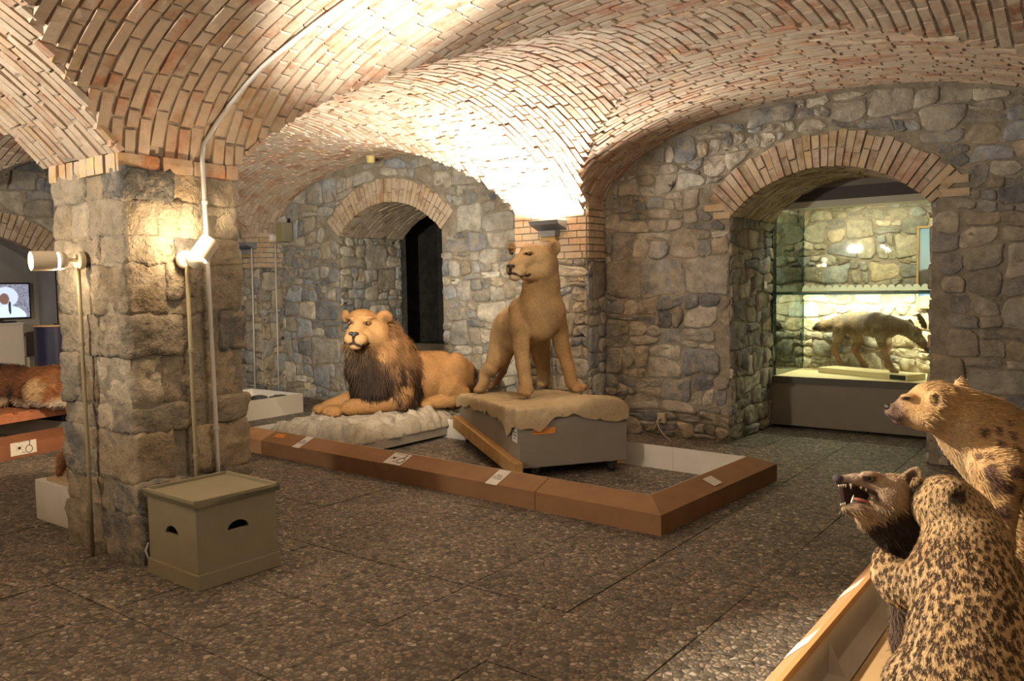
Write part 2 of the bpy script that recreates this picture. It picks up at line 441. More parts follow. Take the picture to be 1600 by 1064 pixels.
def voussoirs(op, f, parent, seed, tint=(1, 1, 1)):
    rr = random.Random(seed); n = int(2*op.a*(op.R+op.ring*.5)/.073)
    for i in range(n):
        a0 = -op.a+2*op.a*i/n; a1 = -op.a+2*op.a*(i+1)/n; g = .006/(op.R)
        cuts = [(0.0, 1.0)] if rr.random() < .45 else [(0, .5), (.5, 1.0)] if rr.random() < .7 else [(0, .35), (.35, 1)]
        for c0, c1 in cuts:
            r0 = op.R+op.ring*c0+(.005 if c0 else -.012); r1 = op.R+op.ring*c1-.006+(rr.uniform(-.03, .015) if c1 == 1 else 0)
            out = rr.uniform(.008, .03); V = []
            for w in (-.12, out):
                for (a, r) in ((a0+g, r0), (a1-g, r0), (a1-g, r1), (a0+g, r1)):
                    V.append(f(op.uc+r*math.sin(a)+rr.gauss(0, .002), op.zc+r*math.cos(a)+rr.gauss(0, .002), w))
            c = np.array(rr.choice([(.46,.33,.19),(.42,.27,.16),(.52,.40,.24),(.40,.25,.17),(.36,.25,.17),(.50,.37,.20)]))*rr.uniform(.75, 1.15)*np.array(tint)
            mesh('brick', V, BF+[(3, 2, 1, 0)], M_BRICK, parent, col=c)
def soffit(op, f, parent, depth, seed, tint=(1, 1, 1), name='brick'):
    """bricks lining the underside of the arch, and the mortar behind them"""
    rr = random.Random(seed); m = MB(); n = 24
    pts = [(op.uc+(op.R+.012)*math.sin(a), op.zc+(op.R+.012)*math.cos(a)) for a in np.linspace(-op.a, op.a, n+1)]
    for (a, b) in zip(pts[:-1], pts[1:]): m.add([f(*a, -.02), f(*b, -.02), f(*b, -depth), f(*a, -depth)], [(0, 1, 2, 3)])
    m.build('soffit_mortar', M_VMORTAR, parent)
    w = .13
    while w < depth-.03:
        th = rr.uniform(.06, .085); s = -op.a-rr.random()*.1
        while s < op.a:
            L = rr.uniform(.16, .27)/op.R; a0, a1 = max(s, -op.a)+.004, min(s+L, op.a)-.004; s += L
            if a1-a0 < .04: continue
            V = []
            for r in (op.R+.03, op.R-rr.uniform(.0, .012)):
                for (a, ww) in ((a0, w), (a1, w), (a1, w+th), (a0, w+th)):
                    V.append(f(op.uc+r*math.sin(a), op.zc+r*math.cos(a), -ww))
            c = np.array(rr.choice([(.42,.33,.22),(.38,.30,.20),(.46,.38,.27),(.35,.27,.19)]))*rr.uniform(.8, 1.15)*np.array(tint)
            mesh(name, V, BF, M_BRICK, parent, col=c)
        w += th+.014
def jamb(op, side, f, parent, depth, seed, zlo=0.0, tint=(1, 1, 1), stones=True, h=(.10, .24), mat=None):
    """reveal at u = uc + side*hw, running back from the wall face"""
    u = op.uc+side*op.hw
    g = lambda a, v, w: f(u-side*w, v, -a)
    z1 = op.sp
    m = MB(); m.add([g(0, zlo, 0), g(depth, zlo, 0), g(depth, z1, 0), g(0, z1, 0)], [(0, 1, 2, 3)]); m.build('jamb_mortar', mat or M_MORTAR, parent)
    if stones:
        put_stones(rubble(.0, depth, zlo, z1, h, (.9, 2.0), None, .007, seed), g, parent, 120, seed, (.006, .035), tint, flip=side < 0)
YW = 7.86
fW = lambda u, v, w: np.array([u, YW-w, v])
lun = lambda u: float(zA(u))+.03

# -- wall with the glazed display alcove
CASE = Opening(-2.26, .91, 2.27, .41, .31)
wr = thing('wall_right', 'rubble stone wall around the brick-arched display alcove', 'wall', kind='structure')
wall_face(CASE, lun, -4.70, 1.3, fW, wr, M_MORTAR)
ins = lambda u, v: v < lun(u)-.07 and not CASE.hole(u, v) and not CASE.ringed(u, v, .02) and u > -4.60
put_stones(rubble(-4.60, .35, 0, 3.4, (.11, .27), (.9, 2.2), ins, .007, 3), fW, wr, 300, 3)
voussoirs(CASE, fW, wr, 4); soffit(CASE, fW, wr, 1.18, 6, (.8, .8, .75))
jamb(CASE, -1, fW, wr, 1.20, 8); jamb(CASE, 1, fW, wr, 1.20, 9)
for (ua, va, L) in ((-3.43, 2.33, .22), (-3.33, 2.25, .17), (-1.32, 2.42, .24), (-1.33, 2.31, .26)):
    V = [fW(u, v, ww) for ww in (-.1, .022) for (u, v) in ((ua, va), (ua+L, va), (ua+L, va+.065), (ua, va+.065))]
    mesh('brick', V, BF, M_BRICK, wr, col=(.5, .36, .19))
# -- wall with the dark window niche behind the lions
DOOR = Opening(-7.95, .97, 2.36, .42, .31, sill=.78)
wb = thing('wall_back', 'grey rubble stone wall around the dark brick-arched niche', 'wall', kind='structure')
wall_face(DOOR, lun, -10.40, -5.45, fW, wb, M_MORTAR)
ins2 = lambda u, v: v < lun(u)-.05 and not DOOR.hole(u, v) and not DOOR.ringed(u, v, .02) and u < -5.5
put_stones(rubble(-10.38, -5.5, 0, 3.4, (.12, .30), (.9, 2.2), ins2, .007, 13), fW, wb, 300, 13, tint=(1.05, 1.1, 1.15))
voussoirs(DOOR, fW, wb, 14); soffit(DOOR, fW, wb, 1.22, 16)
jamb(DOOR, -1, fW, wb, 1.22, 18, DOOR.sill, (1.05, 1.1, 1.12)); jamb(DOOR, 1, fW, wb, 1.22, 19, DOOR.sill, stones=False)
m = MB(); m.add([fW(DOOR.uc-DOOR.hw, DOOR.sill, 0), fW(DOOR.uc+DOOR.hw, DOOR.sill, 0), fW(DOOR.uc+DOOR.hw, DOOR.sill, -1.22), fW(DOOR.uc-DOOR.hw, DOOR.sill, -1.22)], [(0, 1, 2, 3)]); m.build('sill', M_MORTAR, wb)
M_DARK = mortar('dark_stone', (.10, .095, .085))  # one dark stone tone for the whole chamber
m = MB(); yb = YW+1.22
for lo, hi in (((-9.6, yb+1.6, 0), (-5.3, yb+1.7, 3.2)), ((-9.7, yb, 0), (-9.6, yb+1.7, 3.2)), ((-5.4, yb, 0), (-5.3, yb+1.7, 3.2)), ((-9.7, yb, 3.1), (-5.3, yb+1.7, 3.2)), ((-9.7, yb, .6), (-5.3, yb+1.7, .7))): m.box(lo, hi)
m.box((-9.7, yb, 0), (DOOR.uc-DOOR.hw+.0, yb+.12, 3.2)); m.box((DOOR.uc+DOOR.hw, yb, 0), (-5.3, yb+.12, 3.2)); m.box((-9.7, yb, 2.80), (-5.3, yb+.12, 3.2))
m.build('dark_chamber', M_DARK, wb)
ins3 = lambda u, v: True
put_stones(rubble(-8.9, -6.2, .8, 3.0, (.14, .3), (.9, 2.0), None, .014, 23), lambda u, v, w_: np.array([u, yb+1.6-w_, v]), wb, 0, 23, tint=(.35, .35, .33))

# -- piers between the lunettes
def pier(name, label, x0, x1, y0, y1, brick_from, seed, faces='fs', tint=(1, 1, 1)):
    t = thing(name, label, 'pier', kind='structure')
    m = MB(); m.box((x0, y0, 0), (x1, y1, Z0+.05)); m.build('mortar_core', M_MORTAR, t)
    ff = lambda u, v, w_: np.array([u, y0-w_, v]); fs = lambda u, v, w_: np.array([x1+w_, u, v])
    put_stones(rubble(x0, x1, 0, brick_from, (.11, .24), (.9, 2.0), None, .007, seed), ff, t, 150, seed, (.01, .035), tint)
    put_stones(rubble(y0, y1, 0, brick_from, (.11, .24), (.9, 1.8), None, .007, seed+1), fs, t, 80, seed+1, (.01, .03), tint)
    v = brick_from; row = 0; rr = random.Random(seed)
    while v < Z0+.02:
        for fn, a, b in ((ff, x0, x1), (fs, y0, y1)):
            u = a-(.12 if row % 2 else 0)
            while u < b:
                L = rr.uniform(.22, .26); ua, ub = max(u, a)+.005, min(u+L, b)-.005; u += L
                if ub-ua < .03: continue
                V = [fn(e, g, ww) for ww in (-.02, .012+rr.uniform(0, .006)) for (e, g) in ((ua, v+.006), (ub, v+.006), (ub, v+.068), (ua, v+.068))]
                mesh('brick', V, BF, M_BRICK, t, col=np.array(rr.choice([(.52,.36,.22),(.55,.42,.27),(.48,.30,.18),(.58,.47,.31)]))*rr.uniform(.85, 1.1))
        v += .074; row += 1
    return t
pier('pillar', 'wall pier of rubble with bright brick top behind the lioness', -5.555, -4.605, 7.50, YW, 1.90, 31, tint=(1.1, 1.1, 1.1))
pier('pillar', 'dim corner pier with two thin pipes behind the square stone pillar', -10.62, -10.20, 7.46, YW, 1.95, 35)

# -- end wall with the plastered alcove
XE = -10.6
fE = lambda u, v, w_: np.array([XE+w_, u, v])
ALC = Opening(3.72, 1.03, 1.95, .42, .30)
we = thing('wall_left', 'dim end wall with a plastered brick-arched alcove', 'wall', kind='structure')
wall_face(ALC, lambda u: float(zB(u))+.02, -6.9, 7.6, fE, we, M_MORTAR)
ins4 = lambda u, v: v < float(zB(u))-.05 and not ALC.hole(u, v) and not ALC.ringed(u, v, .02)
put_stones(rubble(2.0, 7.46, 0, 3.3, (.12, .28), (.9, 2.1), ins4, .007, 41), fE, we, 120, 41)
voussoirs(ALC, fE, we, 42, (.75, .75, .75))
M_PLASTER = plain('grey_plaster', (.30, .29, .275), .9, nscale=3, bscale=40)
m = MB()
for sd in (-1, 1):
    u = ALC.uc+sd*ALC.hw; m.add([fE(u, 0, 0), fE(u, 0, -.5), fE(u, ALC.sp, -.5), fE(u, ALC.sp, 0)], [(0, 1, 2, 3)])
pts = [(ALC.uc+ALC.R*math.sin(a), ALC.zc+ALC.R*math.cos(a)) for a in np.linspace(-ALC.a, ALC.a, 25)]
for a, b in zip(pts[:-1], pts[1:]): m.add([fE(*a, 0), fE(*b, 0), fE(*b, -.5), fE(*a, -.5)], [(0, 1, 2, 3)])
m.add([fE(ALC.uc-1.2, 0, -.5), fE(ALC.uc+1.2, 0, -.5), fE(ALC.uc+1.2, 2.6, -.5), fE(ALC.uc-1.2, 2.6, -.5)], [(0, 1, 2, 3)])
m.build('alcove_plaster', M_PLASTER, we)
# -- the sides of the cellar nobody sees from here close the room
m = MB(); m.box((X0-.2, Y0-.1, 0), (X1, Y0, 3.5)); tag(m.build('wall_front', M_MORTAR), 'plain rough mortar wall closing the cellar', 'wall', kind='structure')
m = MB(); m.box((X1, Y0, 0), (X1+.1, Y1+.2, 3.5)); tag(m.build('wall_side', M_MORTAR), 'plain mortar wall at the far side of the cellar', 'wall', kind='structure')
m = MB(); m.box((1.25, YW, 0), (X1, YW+.1, 3.5)); tag(m.build('wall_side', M_MORTAR), 'plain mortar wall beyond the display alcove', 'wall', kind='structure')

# ------------------------------------------------------------------ the square stone pillar
def rockbox(lo, hi, rr, n=4, rough=.012, pw=5.0):
    """a roughly squared block: subdivided box, corners rounded, faces uneven"""
    c = (np.array(lo)+np.array(hi))/2; h = (np.array(hi)-np.array(lo))/2; V = []; key = {}; Fs = []
    off = np.array([rr.uniform(0, 30) for _ in range(3)])
    def vid(p):
        k = tuple(np.round(p, 4))
        if k not in key:
            q = np.array(p); r = (np.abs(q)**pw).sum()**(1/pw); q = q/max(r, 1e-6)*np.abs(q).max()
            key[k] = len(V); V.append(q)
        return key[k]
    ls = np.linspace(-1, 1, n+1)
    for ax in range(3):
        for s in (-1, 1):
            for i in range(n):
                for j in range(n):
                    cs = []
                    for a, b in ((i, j), (i+1, j), (i+1, j+1), (i, j+1)):
                        p = np.zeros(3); p[ax] = s; p[(ax+1) % 3] = ls[a]; p[(ax+2) % 3] = ls[b]; cs.append(vid(p))
                    Fs.append(tuple(cs if s > 0 else cs[::-1]))
    V = np.array(V); W = c+V*h
    dsp = (fnoise(W+off, 7, 4)-.5)*2+(fnoise(W-off, 26, 2)-.5)*.8; W = W+(V/np.linalg.norm(V, axis=1, keepdims=True))*(dsp*rough*2.2)[:, None]
    return W, Fs
PX0, PX1 = XC-XH, XC+XH
def stone_pillar(label, x0, x1, y0, y1, seed):
    rr = random.Random(seed); t = thing('pillar', label, 'pillar', kind='structure')
    m = MB(); m.box((x0+.012, y0+.012, 0), (x1-.012, y1-.012, Z0)); m.build('mortar_core', M_MORTAR, t)
    z = -.02; row = 0; hs = [.30, .20, .30, .15, .30, .24, .30, .16, .22, .20]
    while z < Z0-.10:
        h = hs[row] if row < len(hs) else .2; h = min(h, Z0-.075-z)
        if h < .07: break
        bulge = max(0, .05-.05*z/.9) if z < .9 else 0
        q = []
        for k, (sx, sy) in enumerate(((1, -1), (1, 1), (-1, 1), (-1, -1))):
            lx = rr.uniform(.20, .30) if (row+k) % 2 else rr.uniform(.36, .52); ly = rr.uniform(.30, .42) if (row+k) % 2 else rr.uniform(.16, .26)
            q.append((lx, ly))
            X = x1 if sx > 0 else x0; Yc = y0 if sy < 0 else y1; o = rr.uniform(-.012, .014); ox = o+(bulge if sx > 0 else 0)
            xa, xb = sorted((X+sx*ox, X-sx*lx)); ya, yb2 = sorted((Yc+sy*o, Yc-sy*ly))
            g = .004
            V, Fs = rockbox((xa-.004, ya-.004, z-.003), (xb+.004, yb2+.004, z+h+.003), rr, 9, .019, 22)
            mesh('stone', V, Fs, M_ROUGH, t, True, SCOL[rr.choice([0, 2, 4, 5, 7, 9, 3])]*rr.uniform(.65, 1.3)*np.array((1.05, 1.0, .9)))
        # rubble filling between the corner stones
        for fixed, a, b, kind in ((y0, x0+q[3][0], x1-q[0][0], 'y-'), (y1, x0+q[2][0], x1-q[1][0], 'y+'), (x1, y0+q[0][1], y1-q[1][1], 'x+'), (x0, y0+q[3][1], y1-q[2][1], 'x-')):
            u = a
            while u < b-.03:
                wd = min(rr.uniform(.10, .26), b-u); wd = b-u if b-u-wd < .07 else wd
                zz = z; parts = [1.0] if h < .2 or rr.random() < .45 else [.55, .45] if rr.random() < .6 else [.3, .7]
                for pf in parts:
                    o = rr.uniform(-.025, .008); ua, ub = u+.001, u+wd-.001; za, zb_ = zz+.001, zz+h*pf-.001; zz += h*pf
                    if kind[0] == 'y':
                        ya, yb2 = (fixed-o, fixed+.12) if kind[1] == '-' else (fixed-.12, fixed+o); lo, hi = (ua, ya, za), (ub, yb2, zb_)
                    else:
                        xa, xb = (fixed-.12, fixed+o) if kind[1] == '+' else (fixed-o, fixed+.12); lo, hi = (xa, ua, za), (xb, ub, zb_)
                    V, Fs = rockbox(np.array(lo)-.004, np.array(hi)+.004, rr, 6, .019, 16)
                    mesh('stone', V, Fs, M_ROUGH, t, True, SCOL[rr.randrange(len(SCOL))]*rr.uniform(.65, 1.3)*np.array((1.08, 1.0, .88)))
                u += wd
        z += h; row += 1
    # brick springer course
    rr2 = random.Random(seed+1); zc0, zc1 = Z0-.085, Z0+.005
    for kind, a, b in (('x+', y0-.01, y1+.01), ('y-', x0-.01, x1+.01), ('y+', x0, x1), ('x-', y0, y1)):
        u = a; hd = kind == 'y-'
        while u < b-.02:
            L = rr2.uniform(.085, .125) if hd else rr2.uniform(.20, .26); ub = min(u+L, b)-.008; o = rr2.uniform(.0, .018)
            if kind == 'x+': lo, hi = (x1-.1, u, zc0), (x1+o, ub, zc1)
            elif kind == 'x-': lo, hi = (x0-o, u, zc0), (x0+.1, ub, zc1)
            elif kind == 'y-': lo, hi = (u, y0-o-.01, zc0-.02), (ub, y0+.1, zc1)
            else: lo, hi = (u, y1-.1, zc0), (ub, y1+o, zc1)
            c = rr2.choice([(.62,.46,.22),(.58,.42,.24),(.54,.36,.19)]) if hd else rr2.choice([(.56,.27,.14),(.60,.40,.25),(.52,.24,.12)])
            V, Fs = rockbox(lo, hi, rr2, 2, .002, 16); mesh('brick', V, Fs, M_BRICK, t, False, np.array(c)*rr2.uniform(.85, 1.1)); u += L
    return t
stone_pillar('square rubble stone pillar carrying two spotlights and pipes', -5.43, PX1, 2.45, 3.22, 51)
m = MB(); m.box((.195, 2.45, 0), (1.145, 3.22, Z0)); tag(m.build('pillar', M_MORTAR), 'mortar-faced pillar beyond the leopard display', 'pillar', kind='structure')
for (a, b, l) in ((PX0, PX1, 'rear'), (.195, 1.145, 'second rear')):
    m = MB(); m.box((a, -2.60, 0), (b, -1.83, Z0)); tag(m.build('pillar', M_MORTAR), 'mortar-faced %s pillar of the cellar' % l, 'pillar', kind='structure')

# ------------------------------------------------------------------ floor of pebble slabs
def pebble():
    m, nt, b = nmat('pebble_concrete'); b.inputs['Roughness'].default_value = .62; b.inputs['Specular IOR Level'].default_value = .35
    P = coords(nt)
    v = N(nt, 'ShaderNodeTexVoronoi'); v.inputs['Scale'].default_value = 36; v.inputs['Randomness'].default_value = 1; nt.links.new(P, v.inputs['Vector'])
    r = N(nt, 'ShaderNodeSeparateColor'); nt.links.new(v.outputs['Color'], r.inputs[0])
    c = ramp(nt, r.outputs[0], [(0, (.06, .05, .038)), (.25, (.13, .11, .082)), (.45, (.24, .20, .15)), (.62, (.17, .155, .14)), (.78, (.33, .28, .21)), (.90, (.26, .185, .13)), (1, (.50, .46, .38))])
    e = N(nt, 'ShaderNodeTexVoronoi', feature='DISTANCE_TO_EDGE'); e.inputs['Scale'].default_value = 36; nt.links.new(P, e.inputs['Vector'])
    ed = ramp(nt, e.outputs['Distance'], [(.02, 0.0), (.14, 1.0)])
    c = mixc(nt, ed, (.085, .075, .06), c)
    f = ramp(nt, noise(nt, 1.6, 4), [(.3, .78), (.7, 1.18)]); c = mixc(nt, 1.0, c, f, 'MULTIPLY')
    nt.links.new(c, b.inputs['Base Color'])
    h = ramp(nt, e.outputs['Distance'], [(0, 0.0), (.3, 1.0)]); bump(nt, b, h, .8, .006)
    return m
M_PEB = pebble(); M_JOINT = plain('slab_joint', (.05, .045, .038), .95)
fl = thing('floor', 'floor of dark brown pebble concrete slabs with thin joints', 'floor', kind='structure')
m = MB(); m.box((X0-1.5, Y0, -.08), (X1, Y1+2.4, -.012)); m.build('slab_bed', M_JOINT, fl)
G = .64; sx0, sy0 = -2.165, 3.30; slabs = []
for i in range(-16, 16):
    for j in range(-18, 12):
        xa, ya = sx0+i*G, sy0+j*G+(.32 if i % 2 else 0)*0
        if xa+G < X0-1.2 or xa > X1 or ya+G < Y0 or ya > Y1+1.6: continue
        slabs.append((max(xa, X0-1.3), max(ya, Y0), min(xa+G, X1), min(ya+G, Y1+1.7)))
def slab_score(s):
    p = np.array([(s[0]+s[2])/2, (s[1]+s[3])/2, 0]); x, y, d = proj(p)
    return 1/d if d > .4 and -200 < x < 1800 and y < 1300 else 0
slabs.sort(key=lambda s: -slab_score(s)); rest = MB()
for k, (xa, ya, xb, yb_) in enumerate(slabs):
    g = .0035; dz = random.uniform(-.0025, .0015)
    mm = MB(); mm.box((xa+g, ya+g, -.03), (xb-g, yb_-g, dz))
    if k < 300 and slab_score((xa, ya, xb, yb_)) > 0: mm.build('slab', M_PEB, fl)
    else: rest.add(mm.V, mm.F)
rest.build('far_slabs', M_PEB, fl, kind='stuff')

# ================================================================== OBJECTS
M_WHITE = plain('white_board', (.74, .70, .62), .7, nscale=4, namt=.08)
M_CARD = plain('brown_cardboard', (.265, .145, .07), .75, nscale=6, namt=.12)
M_CARDL = plain('pale_and_lit_cardboard', (.50, .29, .145), .75, nscale=6, namt=.12)
M_GREYP = plain('grey_painted_panel', (.27, .235, .19), .7, nscale=5, namt=.06)
M_OLIVE = plain('olive_paint', (.27, .24, .155), .55, nscale=6, namt=.08, bscale=30, bstr=.1)
M_PINE = plain('pine_wood', (.50, .30, .115), .6, nscale=9, namt=.2)
M_PAPER = plain('paper', (.72, .68, .62), .8)
M_ORANGE = plain('orange_card', (.72, .27, .06), .7)
M_INK = plain('black_ink', (.02, .018, .016), .8)
M_DARKRED = plain('dark_orange_ink', (.42, .10, .02), .8)
M_BLACK = plain('black_rubber', (.015, .014, .013), .5)
M_STEEL = plain('steel', (.45, .44, .42), .35, 1.0)
M_PIPEW = plain('white_pipe', (.55, .53, .49), .45)
M_PIPEB = plain('khaki_pipe', (.30, .25, .145), .45)
M_CAN = plain('cream_lamp_body', (.62, .53, .38), .45)
M_GREYM = plain('grey_lamp_metal', (.20, .21, .225), .5)
def emit(name, c, s):
    m, nt, b = nmat(name); b.inputs['Base Color'].default_value = (*c, 1); b.inputs['Emission Color'].default_value = (*c, 1); b.inputs['Emission Strength'].default_value = s
    return m
M_LENS = emit('lamp_glass', (1, .78, .5), 14)
def glass(name, tint, refl):
    m, nt, b = nmat(name); out = nt.nodes['Material Output']
    tr = N(nt, 'ShaderNodeBsdfTransparent'); tr.inputs[0].default_value = (*tint, 1)
    gl = N(nt, 'ShaderNodeBsdfGlossy'); gl.inputs['Roughness'].default_value = .02; gl.inputs[0].default_value = (.9, 1, .95, 1)
    fr = N(nt, 'ShaderNodeFresnel'); fr.inputs[0].default_value = refl
    mx = N(nt, 'ShaderNodeMixShader'); nt.links.new(fr.outputs[0], mx.inputs[0]); nt.links.new(tr.outputs[0], mx.inputs[1]); nt.links.new(gl.outputs[0], mx.inputs[2]); nt.links.new(mx.outputs[0], out.inputs[0])
    return m
M_GLASS = glass('case_glass', (.93, .98, .94), 1.6); M_GEDGE = plain('glass_edge', (.03, .10, .075), .2)
def text(body, size, M, mat, parent, name='lettering', align='CENTER', spacing=1.0):
    c = bpy.data.curves.new(name, 'FONT'); c.body = body; c.size = size; c.align_x = align; c.align_y = 'CENTER'; c.space_line = spacing; c.extrude = .0004; c.resolution_u = 2
    o = bpy.data.objects.new('tmp_text', c); SC.collection.objects.link(o)
    bpy.context.view_layer.update()
    me = bpy.data.meshes.new_from_object(o.evaluated_get(bpy.context.evaluated_depsgraph_get()))
    bpy.data.objects.remove(o); me.materials.clear(); me.materials.append(mat); me.transform(M)
    me.name = name; return obj(name, me, parent)
def frame(o, x, y, z=None):
    """matrix with given origin, x and y directions"""
    x = Vector(x).normalized(); y = Vector(y); y = (y-x*y.dot(x)).normalized(); z = x.cross(y)
    return Matrix(((x[0], y[0], z[0], o[0]), (x[1], y[1], z[1], o[1]), (x[2], y[2], z[2], o[2]), (0, 0, 0, 1)))
def cut(o, cutter):
    m = o.modifiers.new('cut', 'BOOLEAN'); m.object = cutter; m.operation = 'DIFFERENCE'; m.solver = 'EXACT'
    bpy.context.view_layer.update()
    me = bpy.data.meshes.new_from_object(o.evaluated_get(bpy.context.evaluated_depsgraph_get()))
    old = o.data; o.modifiers.clear(); o.data = me; bpy.data.meshes.remove(old); bpy.data.objects.remove(cutter)
def rotz(a, c): return Matrix.Translation(Vector(c)) @ Matrix.Rotation(a, 4, 'Z')

# -- olive box in front of the pillar
bx = thing('storage_box', 'olive painted wooden box with half-moon hand holes beside the stone pillar', 'box', (-4.19, 2.68, 0))
MBX = rotz(math.radians(-2), (-4.19, 2.68, 0)); hx, hy = .268, .262
b = MB(); b.box((-hx+.012, -hy+.012, .03), (hx-.012, hy-.012, .455), MBX); body = b.build('body', M_OLIVE, bx, bevel=0)
c = MB(); c.box((-hx+.028, -hy+.028, .05), (hx-.028, hy-.028, .44), MBX); cut(body, c.build('tmp_cut', M_BLACK))
hol = [(.066*math.cos(a), .048*math.sin(a)) for a in np.linspace(0, math.pi, 15)]
for M in (frame(MBX @ Vector((.0, -hy+.012, .265)), MBX.to_3x3() @ Vector((1, 0, 0)), (0, 0, 1)), frame(MBX @ Vector((hx-.012, 0, .285)), MBX.to_3x3() @ Vector((0, 1, 0)), (0, 0, 1))):
    c = MB(); c.prism([M @ Vector((p[0]*1.0, p[1], -.06)) for p in hol], M.to_3x3() @ Vector((0, 0, .08))); co = c.build('tmp_cut', M_BLACK); cut(body, co)
if not body.data.materials: body.data.materials.append(M_OLIVE)
body.data.materials[0] = M_OLIVE
b = MB(); b.box((-hx, -hy, .0), (hx, hy, .085), MBX); b.build('plinth', M_OLIVE, bx, bevel=.003)
b = MB(); b.box((-hx-.006, -hy-.006, .45), (hx+.006, hy+.006, .475), MBX)
for lo, hi in (((-hx-.006, -hy-.006, .45), (hx+.006, -hy+.014, .492)), ((-hx-.006, hy-.014, .45), (hx+.006, hy+.006, .492)), ((-hx-.006, -hy, .45), (-hx+.014, hy, .492)), ((hx-.014, -hy, .45), (hx+.006, hy, .492))): b.box(lo, hi, MBX)
b.build('lid', M_OLIVE, bx)
b = MB(); b.tube([(-4.47, 2.44, .07), (-4.485, 2.43, .12), (-4.49, 2.45, .16), (-4.485, 2.47, .04), (-4.47, 2.47, .005)], .007); b.build('cord', M_PIPEW, bx, True)

# -- low cardboard barrier around the lions
FA = math.radians(-3.0); fo = np.array([-2.335, 4.665]); ex = np.array([math.cos(FA), math.sin(FA)]); ey = np.array([-math.sin(FA), math.cos(FA)])
FLX, FLY = 5.05, 1.88
def fp(a, b, z): q = fo-ex*a+ey*b; return (q[0], q[1], z)     # a runs along the front from the near corner, b to the back
RH0, RH1, RW = .136, .205, .17
def rail(pA, pB, nA, nB, parent, mat, h0=RH0, name='rail'):
    """pA,pB outer bottom corners, nA,nB inward offsets (mitred)"""
    pr = [(0, 0), (0, h0), (1, RH1), (1.06, RH1), (1.06, 0)]
    V = [(pA[0]+nA[0]*w_, pA[1]+nA[1]*w_, z) for w_, z in pr]+[(pB[0]+nB[0]*w_, pB[1]+nB[1]*w_, z) for w_, z in pr]
    o = mesh(name, V, [(0, 1, 6, 5), (1, 2, 7, 6), (2, 3, 8, 7), (0, 4, 3, 2, 1), (5, 6, 7, 8, 9), (0, 5, 9, 4)], mat, parent)
    Vi = [(pA[0]+nA[0]*1.06, pA[1]+nA[1]*1.06, 0), (pB[0]+nB[0]*1.06, pB[1]+nB[1]*1.06, 0)]
    Vi = [(*v[:2], z) for z in (0, RH1) for v in Vi]
    d = np.array(nA)/np.linalg.norm(nA)*.004
    Vi += [(v[0]+d[0], v[1]+d[1], v[2]) for v in Vi]
    mesh('inner_panel', Vi, [(0, 1, 3, 2), (4, 6, 7, 5), (2, 3, 7, 6), (0, 2, 6, 4), (1, 5, 7, 3)], M_WHITE, o)
    return o
br = thing('barrier_frame', 'low brown cardboard barrier laid on the floor around the lion and lioness', 'barrier', (*fo, 0))
nf = ey*RW; nr = -ex*RW; nb = -ey*RW; nl = ex*RW
P_ = lambda a, b: fo-ex*a+ey*b
for a0, a1, mt in ((0, 1.02, M_CARD), (1.026, 4.45, M_CARD), (4.455, FLX, M_CARDL)):  # pale end segment: lamp light falling there is put into its colour
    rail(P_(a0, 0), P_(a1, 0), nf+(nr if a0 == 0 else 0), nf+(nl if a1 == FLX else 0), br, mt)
rail(P_(0, FLY), P_(0, 0), nr+nb, nr+nf, br, M_CARD)
rail(P_(FLX, FLY), P_(.85, FLY), nb+nl, nb, br, M_CARD); rail(P_(.845, FLY), P_(0, FLY), nb, nb+nr, br, M_CARD)
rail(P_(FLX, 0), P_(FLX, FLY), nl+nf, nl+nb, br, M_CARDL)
def slope(a, t, side='front', lift=.003):
    """point on the sloping top of the barrier, t from outer edge (0) to inner (1)"""
    z = RH0+(RH1-RH0)*t+lift
    if side == 'front': q = P_(a, 0)+ey*RW*t
    else: q = P_(0, a)-ex*RW*t
    return Vector((q[0], q[1], z))
def card(name, label, cat, M, w_, h_, mat, group=None):
    t = thing(name, label, cat, M.translation, group)
    b = MB(); b.box((-w_/2, -h_/2, 0), (w_/2, h_/2, .0025), M); b.build('card', mat, t); return t
def slope_frame(a, t=.5, side='front'):
    c = slope(a, t, side)
    if side == 'front': x = Vector((ex[0], ex[1], 0)); y = slope(a, 1, side)-slope(a, 0, side)
    else: x = Vector((ey[0], ey[1], 0)); y = slope(a, 1, side)-slope(a, 0, side)
    return frame(c, x, y)
INK = Matrix.Translation((0, 0, .003))
def notice(a, label, w_=.105, h_=.19):
    M = slope_frame(a, .45); t = card('notice', label, 'sign', M, w_, h_, M_PAPER, 'do not touch notices on the barrier')
    text('MERCI\nDE NE PAS\nTOUCHER', .0195, M @ INK, M_INK, t, spacing=1.1)
def a_of(x, y): q = atz(x, y, .17); return float(-(q[:2]-fo) @ ex)
notice(a_of(474, 691), 'white do-not-touch notice next to the orange label on the barrier')
notice(a_of(778, 746), 'white do-not-touch notice on the barrier before the wheeled stand', .115, .19)
